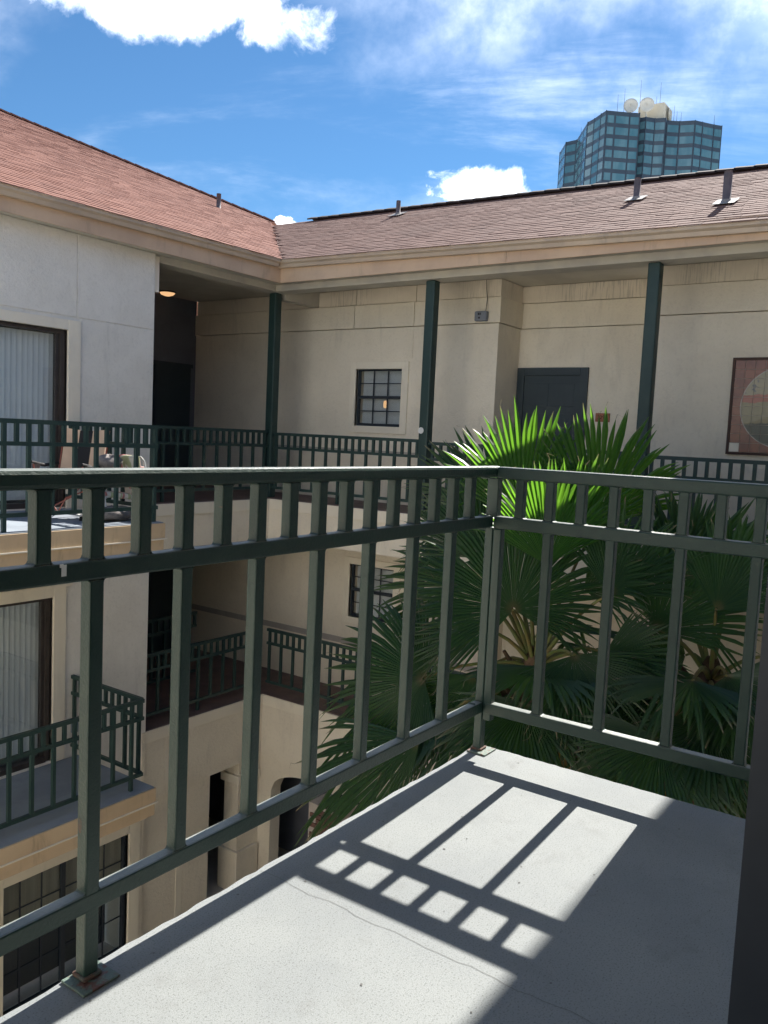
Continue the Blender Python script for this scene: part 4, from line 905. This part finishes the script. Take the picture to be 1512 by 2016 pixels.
# brick pier in the court, seen past the palm
e = empty('brick_pier', (10.2, 8.05, ZG), 'brown brick pier with a dark cap beside the palm near the arcade', 'pier')
px0, px1, py0, py1 = 9.85, 10.30, 7.45, 8.10
core = obj('core', bx(px0+.02, px1-.02, py0+.02, py1-.02, ZG, -5.82), 'grout', e)
bm_y = bx(0, .225, 0, .06, 0, .068).mesh('brick', [M['brick']]); bm_x = bx(0, .06, 0, .225, 0, .068).mesh('brick', [M['brick']])
z = -7.4; c = 0
while z < -5.90:
    o_ = .12 if c % 2 else 0
    y = py0-o_
    while y < py1-.05:
        if y >= py0-.01 and y+.22 <= py1+.01: obj('brick', bm_x, None, core, (px0, y+.004, z))
        y += .24
    x = px0+.065+o_*.5
    while x+.225 <= px1+.01: obj('brick', bm_y, None, core, (x, py1-.06, z)); x += .24
    z += .08; c += 1
obj('cap', bx(px0-.03, px1+.03, py0-.03, py1-.25, -5.82, -5.76), 'black', e, bevel=.02)

# ------------------------------------------------------------------ office tower behind
TW = [(289.0,131.7),(280.3,125.7),(279.8,121.5),(266.5,112.3),(264.6,109.3),(261.8,106.0),(260.0,103.6),(265.1,97.8),(266.9,95.3),(270.8,96.5),(270.8,94.6),(273.3,92.5),(274.5,89.4),(276.7,89.7),(279.2,86.4),(280.8,81.9),(283.2,80.3),(287.1,77.7),(289.3,75.8)]
HT = 105.0; FL = 3.5
tw = empty('office_tower', (290, 103, ZG), 'dark glass high-rise office tower with zigzag facade rising behind the roof', 'tower')
m = MB()
TP = TW+[(330, 92), (330, 138)]; nT = len(TP)
for k in range(nT):
    a, b = TP[k], TP[(k+1) % nT]; m.quad((*a, ZG), (*b, ZG), (*b, HT), (*a, HT))
m.poly([(x, y, HT-1.0) for x, y in TP]); fcd = obj('facade', m, 'spandrel', tw)
lower = MB()
SPL = {3: (0.0, .0), }
for k in range(len(TW)-1):
    a, b = Vector((*TW[k], 0)), Vector((*TW[k+1], 0)); L = (b-a).length; d = (b-a)/L; nn = Vector((d.y, -d.x, 0))
    if nn.x > 0: nn = -nn
    if L < 1.2: continue
    if k in (8, 12): continue
    bays = 1 if L < 5.5 else (2 if L < 12 else 3)
    if k == 2: spans = [(0.04, .30), (.36, .62), (.68, .93)]
    elif k == 6: spans = [(.06, .34), (.42, .96)] 
    elif bays == 2: spans = [(.03, .40), (.43, .97)]
    elif bays == 3: spans = [(.03, .30), (.34, .64), (.68, .97)]
    else: spans = [(.07, .93)]
    for s0, s1 in spans:
        pw = (s1-s0)*L; p = a+d*(s0*L)+nn*.06
        pm_ = MB(); q = d*pw; pm_.poly([(0, 0, 0), (q.x, q.y, 0), (q.x, q.y, 2.25), (0, 0, 2.25)]); i = len(pm_.v); bk = -nn*.05
        for (u, v) in (((0, 0, 0), (q.x, q.y, 0)), ((q.x, q.y, 2.25), (0, 0, 2.25))): pm_.quad(u, v, (v[0]+bk.x, v[1]+bk.y, v[2]), (u[0]+bk.x, u[1]+bk.y, u[2]))
        pmesh = pm_.mesh('pane', [M['towerglass']])
        for fl in range(1, 8): obj('pane', pmesh, None, fcd, (p.x, p.y, HT-1.35-FL*(fl-1)-2.25))
        for fl in range(8, 31):
            z = HT-1.35-FL*(fl-1)-2.25; lower.quad((p.x, p.y, z), (p.x+q.x, p.y+q.y, z), (p.x+q.x, p.y+q.y, z+2.25), (p.x, p.y, z+2.25))
obj('lower_panes', lower, 'towerglass', fcd, kind='stuff')
m = MB()
for x, y in TW: m.box(x-.12, x+.12, y-.12, y+.12, HT-40, HT+.1)
obj('mullions', m, 'spandrel', fcd, kind='stuff')
# rooftop plant
obj('penthouse', bx(275.5, 284, 90.6, 99.0, HT-1, HT+5.4), 'concrete', tw); obj('penthouse', bx(271, 276, 100.5, 105, HT-1, HT+2.2), 'concrete', tw)
def dish(c, n, r, label):
    c, n = Vector(c), Vector(n).normalized(); up = Vector((0, 0, 1)); a = n.cross(up).normalized(); b = a.cross(n); mb = MB(); mb.smooth = True; ns = 28
    rings = [(0, -.22), (.35, -.20), (.7, -.11), (1.0, 0.0), (1.0, .03), (.7, -.07), (.3, -.15), (0.02, -.17)]; i0 = len(mb.v)
    for rr, dd in rings:
        for k in range(ns):
            t_ = 2*math.pi*k/ns; mb.v.append(tuple(c+a*math.cos(t_)*r*max(rr, .01)+b*math.sin(t_)*r*max(rr, .01)+n*dd*r))
    for j in range(len(rings)-1):
        for k in range(ns): mb.face(i0+j*ns+k, i0+j*ns+(k+1) % ns, i0+(j+1)*ns+(k+1) % ns, i0+(j+1)*ns+k)
    e = empty('satellite_dish', (c.x, c.y, HT-1), label, 'dish', 'satellite dishes on the tower roof'); obj('reflector', mb, 'dish', e)
    obj('mast', MB().tube([c-n*.22*r, c-n*.5*r-Vector((0, 0, .3*r)), Vector((c.x-n.x*.5*r, c.y-n.y*.5*r, HT-1))], .25, 8), 'dish', e); obj('feed_horn', MB().tube([c-n*.2*r, c+n*.35*r], [.06, .12], 6), 'concrete', e)
dish((269.5, 99.4, HT+3.9), (-1, -.35, .05), 2.25, 'left one of two big round white satellite dishes on the tower')
dish((272.0, 95.0, HT+4.2), (-1, -.38, .05), 2.3, 'right one of two big round white satellite dishes on the tower')
dish((280.5, 90.4, HT+3.0), (.30, -1.0, .05), 2.5, 'white satellite dish seen edge-on at the right of the tower roof')
ANT = [(268, 103.2, 7.5), (269.5, 101.6, 9.5), (272.5, 97.5, 12.5), (276.0, 92.2, 12.0), (276.4, 93.5, 8.0), (278.0, 90.5, 5.5), (280.5, 88.8, 5.8), (281.0, 88.0, 4.0), (281.6, 86.8, 3.6), (287.5, 77.9, 3.2), (279.5, 120.0, 3.8)]
AL = ['leftmost whip antenna beside the dishes', 'second whip antenna from the left, over the left dish', 'tallest whip antenna, between the two big dishes', 'tall whip antenna right of the two big dishes', 'short whip antenna just left of the tall right one', 'whip antenna left of the edge-on dish', 'whip antenna right of the edge-on dish', 'second whip antenna right of the edge-on dish', 'third whip antenna right of the edge-on dish', 'lone whip antenna near the right corner of the tower roof', 'lone whip antenna on the left edge of the tower roof']
for (x, y, h), lb in zip(ANT, AL):
    obj('whip_antenna', MB().tube([(x, y, HT-1), (x, y, HT+h*.5), (x, y, HT+h)], [.075, .05, .03], 6), 'black', label=lb, cat='antenna', group='antennas on the tower roof')
